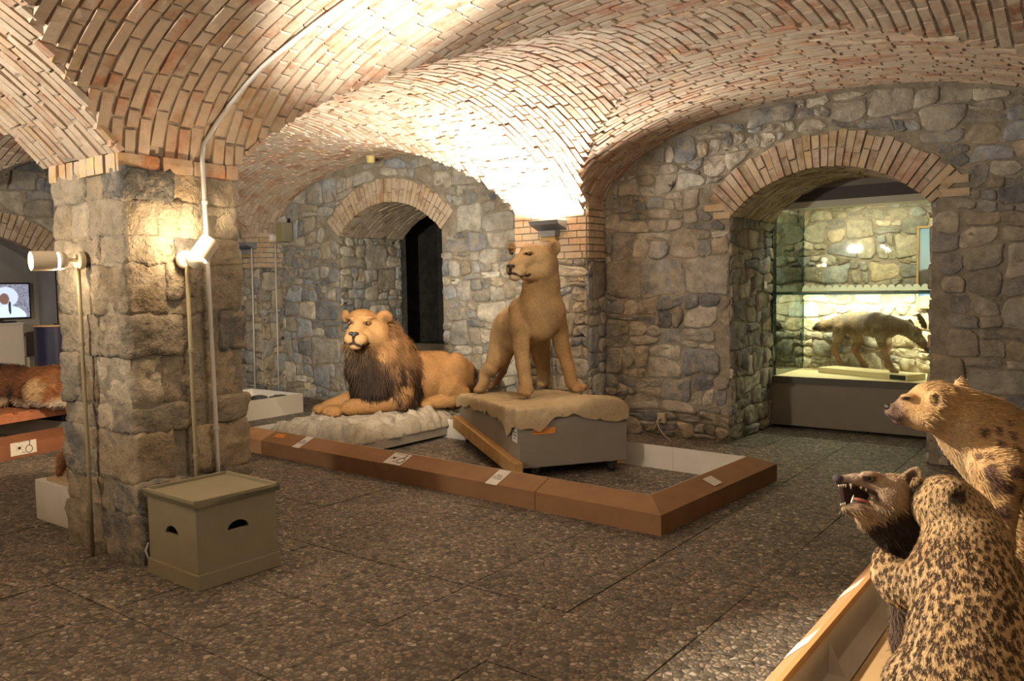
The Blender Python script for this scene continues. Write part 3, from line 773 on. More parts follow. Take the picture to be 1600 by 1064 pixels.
def lens_sign(M, label, w_=.21, h_=.16):
    t = card('exhibit_sign', label, 'sign', M, w_, h_, M_PAPER)
    b = MB(); R0 = .036; c = Vector((.055, -.018, .003))
    ring = [M @ (c+Vector((R0*math.cos(k), R0*math.sin(k), 0))) for k in np.linspace(0, 2*math.pi, 25)]
    b.tube(ring, .0035, 6); b.tube([M @ (c+Vector((.005, R0, 0))), M @ (c+Vector((.012, R0+.05, 0)))], .004, 6); b.build('magnifier_drawing', M_INK, t)
    b = MB()
    b.lathe([(.014, 0), (.014, .0008)], M @ Matrix.Translation((-.045, .005, .003)), 12)
    for k in range(6):
        s = -1 if k < 3 else 1; e = (k % 3-1)*.018
        b.tube([M @ Vector((-.045+s*.010, .005+e*.5, .0035)), M @ Vector((-.045+s*.034, .005+e*1.3, .0035))], .0016, 4)
    b.tube([M @ Vector((-.02, -.05, .0035)), M @ Vector((-.008, -.035, .0035)), M @ Vector((.006, -.05, .0035)), M @ Vector((.012, -.04, .0035))], .0022, 5)
    b.build('insect_drawing', M_INK, t)
    text('Utilisez la loupe pour observer', .0105, M @ Matrix.Translation((0, .062, .003)), M_INK, t)
    return t
lens_sign(slope_frame(a_of(615, 719), .47), 'white sign with a magnifying glass drawing before the lion rock')
t = card('exhibit_label', 'orange label lying on the pale end of the barrier', 'label', slope_frame(a_of(451, 681), .62), .15, .06, M_ORANGE)
text('Lion', .02, slope_frame(a_of(451, 681), .62) @ Matrix.Translation((-.03, .008, .003)), M_DARKRED, t)
card('notice', 'small blank white card on the short barrier rail', 'sign', slope_frame(float((atz(1099, 750, .17)[:2]-fo) @ ey), .5, 'right'), .13, .1, M_PAPER)

# -- rock plinth under the lion
def rock_material(name, c1, c2, dark):
    m, nt, b = nmat(name); b.inputs['Roughness'].default_value = .95; b.inputs['Specular IOR Level'].default_value = .1
    c = mixc(nt, ramp(nt, noise(nt, 7, 6, .7), [(.35, 0.0), (.65, 1.0)]), c1, c2)
    c = mixc(nt, ramp(nt, noise(nt, 16, 5, .75), [(.58, 0.0), (.72, .8)]), c, dark)
    nt.links.new(c, b.inputs['Base Color']); n1 = bump(nt, b, noise(nt, 60, 5, .7), .5, .006); bump(nt, b, noise(nt, 17, 5, .7), .8, .02, n1); return m
M_ROCK = rock_material('lion_rock', (.32, .275, .205), (.46, .405, .32), (.12, .10, .075))
lp = thing('rock_base', 'pale rough artificial rock on a grey plinth under the lion', 'plinth', (-6.25, 6.2, 0))
PLX0, PLX1, PLY0, PLY1 = -6.98, -5.80, 5.20, 7.05
b = MB(); b.box((PLX0+.02, PLY0+.02, .035), (PLX1, PLY1, .15)); b.build('plinth_panel', M_GREYP, lp, bevel=.004)
for (fx, fy) in ((PLX0+.15, PLY0+.15), (PLX1-.12, PLY0+.15), (PLX0+.15, PLY1-.12), (PLX1-.12, PLY1-.12)):
    b = MB(); b.box((fx-.04, fy-.04, 0), (fx+.04, fy+.04, .04)); b.build('foot', M_BLACK, lp)
nu, nv = 80, 120
U, Vv = np.meshgrid(np.linspace(0, 1, nu), np.linspace(0, 1, nv), indexing='ij')
xx = PLX0-.05+U*(PLX1-PLX0+.06); yy = PLY0-.04+Vv*(PLY1-PLY0+.05)
edge = np.minimum(np.minimum(U, 1-U)*(PLX1-PLX0), np.minimum(Vv, 1-Vv)*(PLY1-PLY0))
pos = np.stack([xx, yy, 0*xx], -1)
topz = .31+.05*(fnoise(pos, 4, 3)-.5)*2+.045*(fnoise(pos+5, 11, 4)-.5)*2
zz = .14+(topz-.14)*np.clip(edge/(.10+.16*fnoise(pos+9, 3, 2)), 0, 1)**.55
zz += np.where(edge < .22, .07*(fnoise(pos+3, 14, 3)-.5)*2, 0)*(edge > .005)
idx = np.arange(nu*nv).reshape(nu, nv)
F = np.stack([idx[:-1, :-1], idx[1:, :-1], idx[1:, 1:], idx[:-1, 1:]], -1).reshape(-1, 4)
jx = .05*(fnoise(pos+11, 9, 3)-.5)*2
Vt = np.stack([xx+jx, yy+jx, np.maximum(zz, .135)], -1).reshape(-1, 3)
def closed_sheet(nu, nv, Vt, drop):
    """sheet + a flat underside so that it is a solid"""
    idx = np.arange(nu*nv).reshape(nu, nv); F = np.stack([idx[:-1, :-1], idx[1:, :-1], idx[1:, 1:], idx[:-1, 1:]], -1).reshape(-1, 4)
    loop = list(idx[:, 0])+list(idx[-1, 1:])+list(idx[-2::-1, -1])+list(idx[0, -2:0:-1]); n0 = len(Vt)
    V2 = [Vt[i]+drop for i in loop]; n = len(loop)
    Q = np.array([(loop[i], n0+i, n0+(i+1) % n, loop[(i+1) % n]) for i in range(n)])
    return np.vstack([Vt, V2]), [tuple(f) for f in F]+[tuple(f) for f in Q]+[tuple(range(n0, n0+n))[::-1]]
Vc, Fc = closed_sheet(nu, nv, Vt, np.array([0, 0, -.02]))
mesh('rock', Vc, Fc, M_ROCK, lp, True)

# -- wheeled wedge stand under the lioness
SN = np.array([-3.979, 5.383]); sR = np.array([-3.417, 6.188]); sE = (sR-SN)/np.linalg.norm(sR-SN); sP = np.array([-sE[1], sE[0]]); SW, SL = .98, 1.95
def sp(s, t, z): q = SN+sE*s+sP*t; return (q[0], q[1], z)
def stop(t): return .55-.10*np.clip(t/SL, 0, 1)       # top of the stand falls away to the back
def sbot(t): return .10+.10*np.clip(t/SL, 0, 1)
st = thing('wheeled_stand', 'grey wedge-shaped stand on casters carrying the lioness', 'stand', (*(SN+sE*.5+sP*.9), 0))
b = MB(); c8 = [sp(s, t, z(t)) for s in (0, SW) for t in (0, SL) for z in (sbot, stop)]
b.add(c8, [(0, 1, 3, 2), (4, 6, 7, 5), (0, 4, 5, 1), (2, 3, 7, 6), (1, 5, 7, 3), (0, 2, 6, 4)]); b.build('panel_box', M_GREYP, st, bevel=.004)
for s, t00 in ((-.075, -.09), (SW-.08, .03)):            # pine runners along the two long sides
    b = MB(); A = [sp(s+e, t, z) for e in (0, .075) for t, z in ((t00, .05 if t00 < 0 else .07), (t00, .165 if t00 < 0 else .10), (SL, .27), (SL, .14))]
    b.add(A, [(0, 1, 2, 3), (7, 6, 5, 4), (0, 4, 5, 1), (1, 5, 6, 2), (2, 6, 7, 3), (3, 7, 4, 0)]); b.build('runner', M_PINE, st, bevel=.003)
b = MB(); A = [sp(s, t, z) for s in (-.05, SW) for t, z in ((.14, .07), (.14, .10), (.24, .10), (.24, .07))]
b.add(A, [(0, 1, 2, 3), (7, 6, 5, 4), (0, 4, 5, 1), (1, 5, 6, 2), (2, 6, 7, 3), (3, 7, 4, 0)]); b.build('crossbar', M_PINE, st, bevel=.003)
b = MB(); A = [sp(s, t, z) for s in (-.0, SW) for t, z in ((SL-.10, .12), (SL-.10, .24), (SL, .24), (SL, .12))]
b.add(A, [(0, 1, 2, 3), (7, 6, 5, 4), (0, 4, 5, 1), (1, 5, 6, 2), (2, 6, 7, 3), (3, 7, 4, 0)]); b.build('crossbar', M_PINE, st, bevel=.003)
for s, t in ((SW-.13, .05), (.16, .05), (.05, SL-.12), (SW-.12, SL-.12)):
    q = sp(s, t, 0); zb_ = sbot(t); R = .048
    ax = Vector((sE[0], sE[1], 0)); M = frame((q[0], q[1], R), ax.cross((0, 0, 1)), (0, 0, 1))
    b = MB(); b.lathe([(.012, -.018), (R-.006, -.018), (R, -.012), (R, .012), (R-.006, .018), (.012, .018)], M, 20); cw = b.build('caster', M_BLACK, st, True)
    b = MB(); b.lathe([(.022, -.021), (.022, .021)], M, 14); b.build('hub', M_STEEL, cw)
    b = MB(); Mz = Matrix.Translation((q[0], q[1], 0)); b.lathe([(.03, zb_-.012), (.03, zb_+.005)], Mz, 12)
    for sg in (-1, 1):
        b.prism([M @ Vector((-.016, 0, sg*.026)), M @ Vector((.016, 0, sg*.026)), M @ Vector((.022, zb_-R, sg*.026)), M @ Vector((-.022, zb_-R, sg*.026))], M.to_3x3() @ Vector((0, 0, .003*sg)))
    b.build('fork', M_STEEL, cw)
M_SAND = rock_material('sandy_ground_cast', (.44, .33, .19), (.50, .39, .24), (.33, .24, .13))
# cast of sandy ground draped over the top edge
ns, nt_ = 70, 110
Sg, Tg = np.meshgrid(np.linspace(0, 1, ns), np.linspace(0, 1, nt_), indexing='ij')
pn = np.stack([Sg*SW, Tg*SL, 0*Sg], -1)
def hang(k, base, amp, f): return base+amp*(fnoise(np.stack([k*3.1+7, k*1.7, 0*k], -1), f, 3)-.35)*2
over_f = hang(Sg*SW, .07, .08, 2.2)+.03*np.sin(Sg*9)
over_l = hang(Tg*SL+3, .06, .07, 2.6)+.16*np.exp(-((Tg*SL-.28)/.16)**2)
su = -over_l+Sg*(SW+over_l+.03); tu = -over_f+Tg*(SL+over_f+.02)
def fold(u):                           # distance beyond an edge turns into drop
    e = np.clip(-u, 0, None); return np.where(u < 0, -.022*np.tanh(e*40), u), e
sx_, es = fold(su); tx_, et = fold(tu)
sx_ = np.minimum(sx_, SW+.01)
hgt = .035+.05*fnoise(pn+2, 3.5, 3)+.05*np.exp(-((Sg-.72)**2/.05+(Tg-.12)**2/.02))+.014*(fnoise(pn, 18, 2)-.5)
edgeh = np.clip(np.minimum(Sg, Tg)/.05, 0, 1)*np.clip(np.minimum(1-Sg, 1-Tg)/.06, 0, 1)
zt = stop(np.clip(tu, 0, SL))+hgt*(.35+.65*edgeh)-np.maximum(np.clip(es-.01, 0, None), np.clip(et-.01, 0, None))*.95
thick = .008
Vt = np.zeros((ns, nt_, 3)); Vt[..., :2] = SN+sE*(sx_-.012*(es > 0))[..., None]+sP*(tx_-.012*(et > 0))[..., None]; Vt[..., 2] = zt
Vt += .004*(fnoise(pn+4, 25, 2)-.5)[..., None]
Vc, Fc = closed_sheet(ns, nt_, Vt.reshape(-1, 3), np.array([sE[0]*.0+sP[0]*.0, 0, -.012]))
gc = mesh('ground_cast', Vc, [f for f in Fc[:-1]], M_SAND, st, True)
def lioness_ground(p):
    t = float((np.array(p[:2])-SN) @ sP); s = float((np.array(p[:2])-SN) @ sE); return float(stop(t))+.055
rq = atz(863, 604, .56); b = MB(); b.tube([(rq[0], rq[1], .45), (rq[0], rq[1], 1.12)], .007, 8); b.build('support_rod', M_STEEL, st, True)
# its two labels
Mf = frame(sp(.22, -.004, .405), (*sE, 0), (0, 0, 1))
t = card('exhibit_label', 'orange label pinned on the front of the wheeled stand', 'label', Mf, .20, .052, M_ORANGE); text('Lionne\nPanthera leo', .017, Mf @ Matrix.Translation((-.09, .0, .003)), M_DARKRED, t, align='LEFT')
Ml = frame(sp(-.004, .10, .38), (-sP[0], -sP[1], 0), (0, 0, 1))
t = card('notice', 'white do-not-touch notice on the corner of the wheeled stand', 'sign', Ml, .135, .14, M_PAPER); text('MERCI\nDE NE PAS\nTOUCHER\nS.V.P.', .021, Ml @ INK, M_INK, t, spacing=1.2)

# -- cream tray with pelts beyond the lion
tb = thing('display_tray', 'cream open tray standing on the floor by the corner pier', 'tray', (-9.3, 6.5, 0))
TX0, TX1, TY0, TY1 = -9.75, -8.66, 6.05, 6.93
for lo, hi, n in (((TX1-.02, TY0, 0), (TX1, TY1, .25), 'side_panel'), ((TX0, TY0, 0), (TX0+.02, TY1, .25), 'side_panel'), ((TX0+.02, TY0, 0), (TX1-.02, TY0+.02, .25), 'end_panel'), ((TX0+.02, TY1-.02, 0), (TX1-.02, TY1, .25), 'end_panel'), ((TX0+.02, TY0+.02, .01), (TX1-.02, TY1-.02, .16), 'bottom_panel')):
    b = MB(); b.box(lo, hi); b.build(n, plain('cream_board', (.50, .45, .35), .7) if n == 'side_panel' and lo[0] > -9 else M_WHITE, tb)
rr = random.Random(4)
for k in range(3):
    V, Fs = rockbox((-9.25+.1*k, 6.2+.22*k, .163), (-8.95+.1*k, 6.36+.22*k, .23+.03*(k == 1)), rr, 5, .02, 2.6)
    tag(mesh('stone', V, Fs, M_STONE, None, True, (.08, .075, .065)), ('low dark lump at the end of the cream tray', 'tallest dark lump in the middle of the cream tray', 'dark lump at the wall end of the cream tray')[k], 'stone', 'dark lumps in the cream tray')

# -- glazed display case in the alcove
CY0, CY1, CX0, CX1 = 9.02, 10.02, -3.17, -1.35
dc = thing('display_case', 'glazed display case with lit greenish interior in the stone alcove', 'display case', (-2.26, 9.05, 0))
M_CASEB = plain('case_taupe', (.22, .19, .145), .6, nscale=5, namt=.05)
b = MB(); b.box((CX0, CY0, .03), (CX1, CY1, .535)); b.build('base_panel', M_CASEB, dc, bevel=.004)
b = MB(); b.box((CX0, CY0-.015, .535), (CX1, CY1, .575)); b.build('counter_top', plain('case_floor_board', (.55, .46, .27), .6), dc, bevel=.003)
b = MB(); b.box((CX0, CY0-.016, .50), (CX1, CY0-.012, .574)); b.build('front_edge', plain('dark_edge', (.10, .09, .07), .5), dc)
GX = CX0+.06
for za, zb_ in ((.58, 1.485), (1.50, 2.40)):
    b = MB(); b.add([(CX0+.01, CY0+.02, za), (CX1, CY0+.02, za), (CX1, CY0+.02, zb_), (CX0+.01, CY0+.02, zb_)], [(0, 1, 2, 3)]); b.build('front_pane', M_GLASS, dc)
b = MB(); b.box((CX0+.01, CY0+.014, 1.485), (CX1, CY0+.026, 1.497)); b.build('pane_joint', M_GEDGE, dc)
b = MB(); b.add([(GX, CY0+.03, .58), (GX, CY1-.01, .58), (GX, CY1-.01, 2.40), (GX, CY0+.03, 2.40)], [(0, 1, 2, 3)]); b.build('side_pane', glass('side_glass', (.55, .62, .55), 2.6), dc)
for lo, hi in (((CX0+.012, CY0+.012, .58), (CX0+.022, CY0+.03, 2.40)), ((GX-.006, CY1-.02, .58), (GX+.006, CY1-.008, 2.40))):
    b = MB(); b.box(lo, hi); b.build('pane_edge', M_GEDGE, dc)
b = MB(); b.box((CX0, CY0, 2.40), (CX1, CY0+.03, 2.47)); b.build('valance', plain('pale_valance', (.55, .53, .42), .6), dc)
b = MB(); b.box((CX0, CY0-.02, 2.47), (CX1, CY0+.05, 2.60)); b.build('lintel_beam', plain('dark_oak', (.065, .055, .045), .6), dc)
b = MB(); b.box((CX0, CY0+.0, 2.60), (CX1, CY0+.04, 2.80)); b.build('upper_panel', M_CASEB, dc)
b = MB(); b.box((CX0, CY0+.03, 2.47), (CX1, CY1, 2.49)); b.build('case_ceiling', M_WHITE, dc)
b = MB(); b.tube([(CX0+.12, CY0+.11, 2.435), (CX1-.1, CY0+.11, 2.435)], .013, 10); b.build('light_tube', emit('tube_glow', (1, .97, .75), 3), dc, True)
b = MB(); b.box((GX+.02, 9.66, 1.462), (CX1-.02, 9.83, 1.486)); b.build('lamp_housing', M_GEDGE, dc)
# back and sides of the niche, in stone
wn = thing('wall_niche', 'lit rubble back wall inside the glazed alcove', 'wall', kind='structure')
fN = lambda u, v, w_: np.array([u, CY1-w_, v])
b = MB(); b.add([fN(CX0, .5, 0), fN(CX1, .5, 0), fN(CX1, 2.8, 0), fN(CX0, 2.8, 0)], [(0, 1, 2, 3)]); b.build('mortar_face', M_VMORTAR, wn)
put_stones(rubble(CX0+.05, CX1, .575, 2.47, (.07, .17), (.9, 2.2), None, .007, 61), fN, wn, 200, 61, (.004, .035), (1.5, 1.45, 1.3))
for sd, X in ((-1, CX0), (1, CX1)):
    b = MB(); b.add([(X, 9.0, .5), (X, CY1, .5), (X, CY1, 2.8), (X, 9.0, 2.8)], [(0, 1, 2, 3)]); b.build('side_mortar', M_MORTAR, wn)
put_stones(rubble(9.06, CY1, .575, 2.47, (.08, .2), (.9, 2.0), None, .007, 62), lambda u, v, w_: np.array([CX0+w_, u, v]), wn, 60, 62, (.004, .03), flip=True)
# rippled shelf reflection shaped as white scallops, framed landscape, label, board
sh = thing('glass_shelf', 'glass shelf with its rippled white reflection shaped as scallops above the jackal', 'shelf', (-2.2, 9.9, 1.49))
b = MB(); b.box((GX+.03, 9.84, 1.49), (CX1-.01, 10.0, 1.498)); b.build('shelf_plate', M_GLASS, sh)
M_RIPPLE = plain('rippled_reflection', (.80, .76, .60), .6)
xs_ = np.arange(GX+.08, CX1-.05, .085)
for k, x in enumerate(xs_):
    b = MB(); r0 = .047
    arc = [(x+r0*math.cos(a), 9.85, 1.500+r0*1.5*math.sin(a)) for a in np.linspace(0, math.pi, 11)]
    b.prism(arc, (0, -.004, 0)); sc_ = b.build('reflection_scallop', M_RIPPLE, sh)
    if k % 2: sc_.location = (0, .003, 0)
pt = thing('landscape_painting', 'framed landscape with blue sky, dark mesa and water inside the display case', 'painting', (-1.55, 9.97, 1.6))
pl0, pl1, pz0, pz1 = -1.86, -1.37, 1.30, 2.20
for lo, hi in (((pl0, 9.935, pz0), (pl0+.022, 9.975, pz1)), ((pl1-.022, 9.935, pz0), (pl1, 9.975, pz1)), ((pl0+.022, 9.935, pz0), (pl1-.022, 9.975, pz0+.022)), ((pl0+.022, 9.935, pz1-.022), (pl1-.022, 9.975, pz1))):
    b = MB(); b.box(lo, hi); b.build('frame_bar', M_PINE, pt)
def painting():
    m, nt, b = nmat('landscape_paint'); P = coords(nt); s = N(nt, 'ShaderNodeSeparateXYZ'); nt.links.new(P, s.inputs[0])
    nz = noise(nt, 9, 4); a = N(nt, 'ShaderNodeMath', operation='MULTIPLY_ADD'); nt.links.new(nz, a.inputs[0]); a.inputs[1].default_value = .10; nt.links.new(s.outputs[2], a.inputs[2])
    mr = N(nt, 'ShaderNodeMapRange'); mr.inputs[1].default_value = 1.35; mr.inputs[2].default_value = 2.25; nt.links.new(a.outputs[0], mr.inputs[0])
    c = ramp(nt, mr.outputs[0], [(0, (.36, .27, .14)), (.13, (.30, .22, .12)), (.16, (.05, .12, .30)), (.26, (.06, .13, .28)), (.30, (.10, .08, .06)), (.46, (.13, .11, .09)), (.49, (.42, .52, .60)), (.75, (.36, .50, .62)), (1, (.25, .40, .55))])
    nt.links.new(c, b.inputs['Base Color']); b.inputs['Roughness'].default_value = .7; return m
b = MB(); b.box((pl0+.02, 9.955, pz0+.02), (pl1-.02, 9.968, pz1-.02)); b.build('canvas', painting(), pt)
jb = thing('mount_board', 'flat wooden board under the jackal in the display case', 'board', (-2.15, 9.35, .575))
b = MB(); b.box((-.56, -.15, .576), (.56, .15, .638), rotz(math.radians(-24), (-2.22, 9.45, 0))); b.build('board', plain('cream_wood', (.52, .43, .25), .6), jb, bevel=.003)
b = MB(); b.box((.36, -.154, .585), (.54, -.15, .63), rotz(math.radians(-24), (-2.22, 9.45, 0))); b.build('nameplate', M_INK, jb)
card('wall_label', 'small white label on the stone jamb beside the display case', 'label', frame((-3.17+.045, 8.75, 1.585), (0, 1, 0), (0, 0, 1)), .085, .075, M_PAPER)

# -- lamps on the pillar
def cyl_frame(c, d):
    d = Vector(d).normalized(); x = d.orthogonal().normalized(); return frame(c, x, d.cross(x))
def spotlight(label, base, nrm, centre, d):
    """round wall plate, knuckle and a can with a glowing front"""
    t = thing('spotlight', label, 'spotlight', base, 'cream can spotlights on the pillar'); n = Vector(nrm); c = Vector(centre); d = Vector(d).normalized()
    b = MB(); b.lathe([(.052, 0), (.055, .006), (.055, .03), (.048, .036)], cyl_frame(base, n), 24); b.build('wall_plate', M_CAN, t, bevel=0)
    b = MB(); b.tube([Vector(base)+n*.03, Vector(base)+n*.075, c-d*.075], .013, 10); b.build('arm', M_CAN, t, True)
    Mc = cyl_frame(c, d)
    b = MB(); b.lathe([(.02, -.115), (.040, -.105), (.052, -.085), (.056, -.062)], Mc, 24); b.build('rear_cap', M_CAN, t, True)
    b = MB(); b.lathe([(.048, -.062), (.048, -.045)], Mc, 24); b.build('vent_gap', M_LENS, t, True)
    b = MB(); b.lathe([(.050, -.045), (.058, -.045), (.058, .085), (.054, .085), (.052, .02)], Mc, 28); b.build('can', M_CAN, t)
    b = MB(); b.lathe([(.051, .064), (.051, .068)], Mc, 24); b.build('lens', M_LENS, t)
    return c+d*.12
spotlight('cream can spotlight with a bright open end on the pillar side', (-5.06, 2.43, 1.805), (0, -1, 0), (-5.085, 2.235, 1.80), (-.15, -1, -.03))
spotlight('cream can spotlight tilted upward beside the white conduit', (-4.575, 2.80, 1.80), (1, 0, 0), (-4.45, 2.85, 1.845), (.10, .55, .75))
lamp('spot_can_left', 'SPOT', (-5.105, 2.10, 1.796), (-5.4, -1.5, 1.2), 90, TUNG, spot_size=.9, spot_blend=.5, shadow_soft_size=.04)
lamp('added_light_dogs', 'SPOT', (-5.56, 2.95, 2.05), (-8.9, 3.8, .45), 330, TUNG, spot_size=.75, spot_blend=.6, shadow_soft_size=.04)  # added unseen lamp without a can, lights the dogs
lamp('spot_can_leak', 'POINT', (-4.40, 2.74, 1.92), (0, 0, 0), 9, TUNG, shadow_soft_size=.03)
lamp('spot_can_leak', 'POINT', (-5.10, 2.31, 1.72), (0, 0, 0), 2.2, TUNG, shadow_soft_size=.03)
def conduit(label, pts, r, mat, clips=(), group=None, clipdir=(0, 1, 0)):
    t = thing('conduit', label, 'pipe', pts[-1], group); b = MB(); b.tube(pts, r, 10); b.build('pipe', mat, t, True)
    for q in clips:
        b = MB(); b.lathe([(r+.001, -.012), (r+.005, -.01), (r+.005, .01), (r+.001, .012)], Matrix.Translation(Vector(q)), 12); b.build('clip', mat, t)
    return t
conduit('khaki pipe under the spotlight with the bright open end', [(-5.055, 2.40, 1.76), (-5.045, 2.395, 1.2), (-5.03, 2.39, .6), (-5.02, 2.385, 0)], .0125, M_PIPEB, [(-5.05, 2.396, 1.3), (-5.03, 2.39, .55)])
conduit('khaki pipe under the upward-tilted spotlight', [(-4.545, 2.80, 1.76), (-4.54, 2.80, 1.2), (-4.535, 2.80, .6), (-4.53, 2.80, 0)], .0125, M_PIPEB, [(-4.54, 2.80, 1.25), (-4.535, 2.80, .6)])
def on_vault(x, y, off=.03):
    v = ray(x, y); s = np.linspace(2.0, 9, 3000); P = CAM0+s[:, None]*v; k = np.argmax(P[:, 2] > vault(P[:, 0], P[:, 1])-off); return P[k]
vp_ = [on_vault(*q) for q in ((318, 226), (340, 190), (362, 160), (385, 132), (410, 105), (435, 83), (460, 63), (500, 32), (545, 0), (590, -30))]
conduit('long white conduit climbing the pillar and crossing the brick vault', [(-4.525, 2.95, 0), (-4.53, 2.945, .8), (-4.54, 2.94, 1.6), (-4.55, 2.935, 2.42)]+vp_, .0135, M_PIPEW, [(-4.53, 2.945, .75), (-4.545, 2.938, 2.15)])

# -- uplights and small fittings on the piers
def uplight(label, c, lit):
    t = thing('uplight', label, 'wall lamp', c); x, y, z = c
    b = MB(); prof = [(-.0, .0), (-.16, .055), (-.19, .10), (-.0, .10)]
    b.prism([(x-.19, y+py_, z+pz_) for py_, pz_ in prof], (.38, 0, 0)); b.build('reflector_housing', M_GREYM, t, bevel=.004)
    b = MB(); b.box((x-.10, y-.10, z-.07), (x+.10, y, z-.005)); b.build('gear_box', M_GREYM, t, bevel=.004)
    b = MB(); b.box((x-.09, y-.085, z-.115), (x+.09, y, z-.07)); b.build('bracket', plain('bronze_bracket', (.34, .24, .10), .5), t, bevel=.003)
    if lit:
        b = MB(); b.box((x-.16, y-.15, z+.1005), (x+.16, y-.03, z+.103)); b.build('lamp_window', emit('halogen_window', (1, .93, .8), 20), t)
uplight('grey uplight glowing on the brick pier behind the lioness', (-5.04, 7.485, 2.215), True)
uplight('dark unlit grey uplight on the dim corner pier', (-10.43, 7.44, 2.22), False)
for k, (xp, lab) in enumerate(((393, 'thin pipe below the unlit uplight on the corner pier'), (430, 'thin pipe below the small white junction box'))):
    p1 = aty(xp, 385, 7.40) if k == 0 else atx(xp, 380, -10.16); p0 = aty(xp+5, 600, 7.40) if k == 0 else atx(xp+5, 600, -10.16)
    conduit(lab, [(p1[0], p1[1], p1[2]), ((p1[0]+p0[0])/2, (p1[1]+p0[1])/2, 1.0), (p0[0], p0[1], .02)], .012, M_PIPEW)
jb_ = atx(427, 372, -10.17); t = thing('junction_box', 'small white junction box above a thin pipe', 'junction box', jb_)
b = MB(); b.box((jb_[0]-.04, jb_[1]-.05, jb_[2]-.045), (jb_[0]+.03, jb_[1]+.04, jb_[2]+.045)); b.build('housing', M_WHITE, t, bevel=.006); b = MB(); b.box((jb_[0]+.03, jb_[1]-.042, jb_[2]-.037), (jb_[0]+.036, jb_[1]+.032, jb_[2]+.037)); b.build('cover', M_WHITE, t)
ls = aty(441, 363, 7.70); t = thing('loudspeaker', 'khaki box loudspeaker high on the stone wall corner', 'loudspeaker', ls)
b = MB(); b.box((ls[0]-.085, ls[1]-.05, ls[2]-.14), (ls[0]+.085, ls[1]+.12, ls[2]+.14)); b.build('cabinet', M_OLIVE, t, bevel=.008); b = MB(); b.box((ls[0]-.075, ls[1]-.056, ls[2]-.13), (ls[0]+.075, ls[1]-.05, ls[2]+.13)); b.build('grille', plain('khaki_grille', (.27, .235, .12), .8, bscale=300, bstr=.6), t)
b = MB(); b.tube([(ls[0]+.02, ls[1]+.10, ls[2]+.14), (ls[0]+.01, ls[1]+.12, ls[2]+.2)], .02); b.build('bracket', M_BLACK, t)
sd = aty(579, 243, 7.62); sd[2] = float(vault(sd[0], sd[1]))-.005; t = thing('smoke_detector', 'yellowed smoke detector under the vault above the niche', 'detector', sd)
b = MB(); b.lathe([(.035, -.085), (.05, -.08), (.055, -.03), (.06, .0), (.06, .03)], Matrix.Translation(Vector(sd)), 18); b.build('body', plain('yellowed_plastic', (.62, .50, .20), .5), t, True)
b = MB(); b.lathe([(.062, .01), (.062, .04)], Matrix.Translation(Vector(sd)), 18); b.build('base', M_WHITE, t)
def socket(c, label, plug):
    t = thing('wall_socket', label, 'socket', c); x, y, z = c
    b = MB(); b.box((x-.042, y-.018, z-.05), (x+.042, y+.03, z+.05)); b.build('plate', plain('cream_plastic', (.55, .49, .33), .5), t, bevel=.004)
    b = MB(); b.lathe([(.02, 0), (.02, .004)], cyl_frame((x, y-.018, z), (0, -1, 0)), 14); b.build('outlet', M_CAN, t)
    if plug:
        u = thing('power_cord', 'white plug and cord hanging from the wall socket', 'cord', (x-.01, y-.03, z))
        b = MB(); b.lathe([(.016, 0), (.016, .03), (.008, .04)], cyl_frame((x-.012, y-.02, z), (0, -1, 0)), 12); b.build('plug', M_WHITE, u, True)
        b = MB(); b.tube([(x-.012, y-.06, z), (x-.02, y-.075, z-.02), (x, y-.07, z-.09), (x+.06, y-.09, z-.15), (x+.12, y-.12, z-.18), (x+.2, y-.2, .008)], .005, 8); b.build('cable', M_WHITE, u, True)
socket((-3.896, 7.81, .197), 'cream wall socket with a plug below the stone wall near the barrier', True)
sk = aty(480, 603, 7.82); socket((sk[0], 7.82, sk[2]), 'small cream socket on the grey wall behind the lion', False)

# -- end of the hall: screen, cabinets, round table
M_SCR = bpy.data.materials.new('screen_picture'); M_SCR.use_nodes = True
nt = M_SCR.node_tree; bb = nt.nodes['Principled BSDF']; a = N(nt, 'ShaderNodeAttribute', attribute_name='col'); bb.inputs['Base Color'].default_value = (0, 0, 0, 1)
nt.links.new(a.outputs['Color'], bb.inputs['Emission Color']); bb.inputs['Emission Strength'].default_value = 1.0
XT = -11.03
p_tr = atx(44, 444, XT); p_br = atx(44, 495, XT)
zt_, zb0 = p_tr[2], p_br[2]; hT = zt_-zb0; y1_ = p_tr[1]; y0_ = y1_-hT*1.62
tv = thing('television', 'flat screen showing a white-hooded person, on the pale cabinet', 'television', (XT, (y0_+y1_)/2, zb0))
b = MB(); b.box((XT-.04, y0_-.02, zb0-.02), (XT, y1_+.02, zt_+.02)); b.build('bezel', M_BLACK, tv, bevel=.004)
b = MB(); b.box((XT-.06, (y0_+y1_)/2-.15, zb0-.055), (XT+.06, (y0_+y1_)/2+.15, zb0-.045)); b.box((XT-.03, (y0_+y1_)/2-.03, zb0-.047), (XT-.01, (y0_+y1_)/2+.03, zb0-.01)); b.build('foot', M_BLACK, tv)
n1, n2 = 90, 60
ga, gb = np.meshgrid(np.linspace(0, 1, n1), np.linspace(0, 1, n2), indexing='ij')
pv = np.stack([np.full_like(ga, XT+.002), y0_+ga*(y1_-y0_), zb0+gb*hT], -1)
base_c = np.array([.20, .20, .26])*(.35+1.5*fnoise(np.stack([ga*1.6, gb, 0*ga], -1), 38, 2)[..., None]**1.5)
def ellm(cx, cy, rx, ry): return ((ga-cx)/rx)**2+((gb-cy)/ry)**2 < 1
base_c[ellm(.60, .62, .21, .30)] = (.50, .56, .74); base_c[ellm(.57, .56, .085, .17)] = (.16, .09, .065); base_c[ellm(.60, .02, .34, .34)] = (.55, .68, .90)
base_c[ellm(.66, .30, .025, .20)] = (.02, .02, .03)
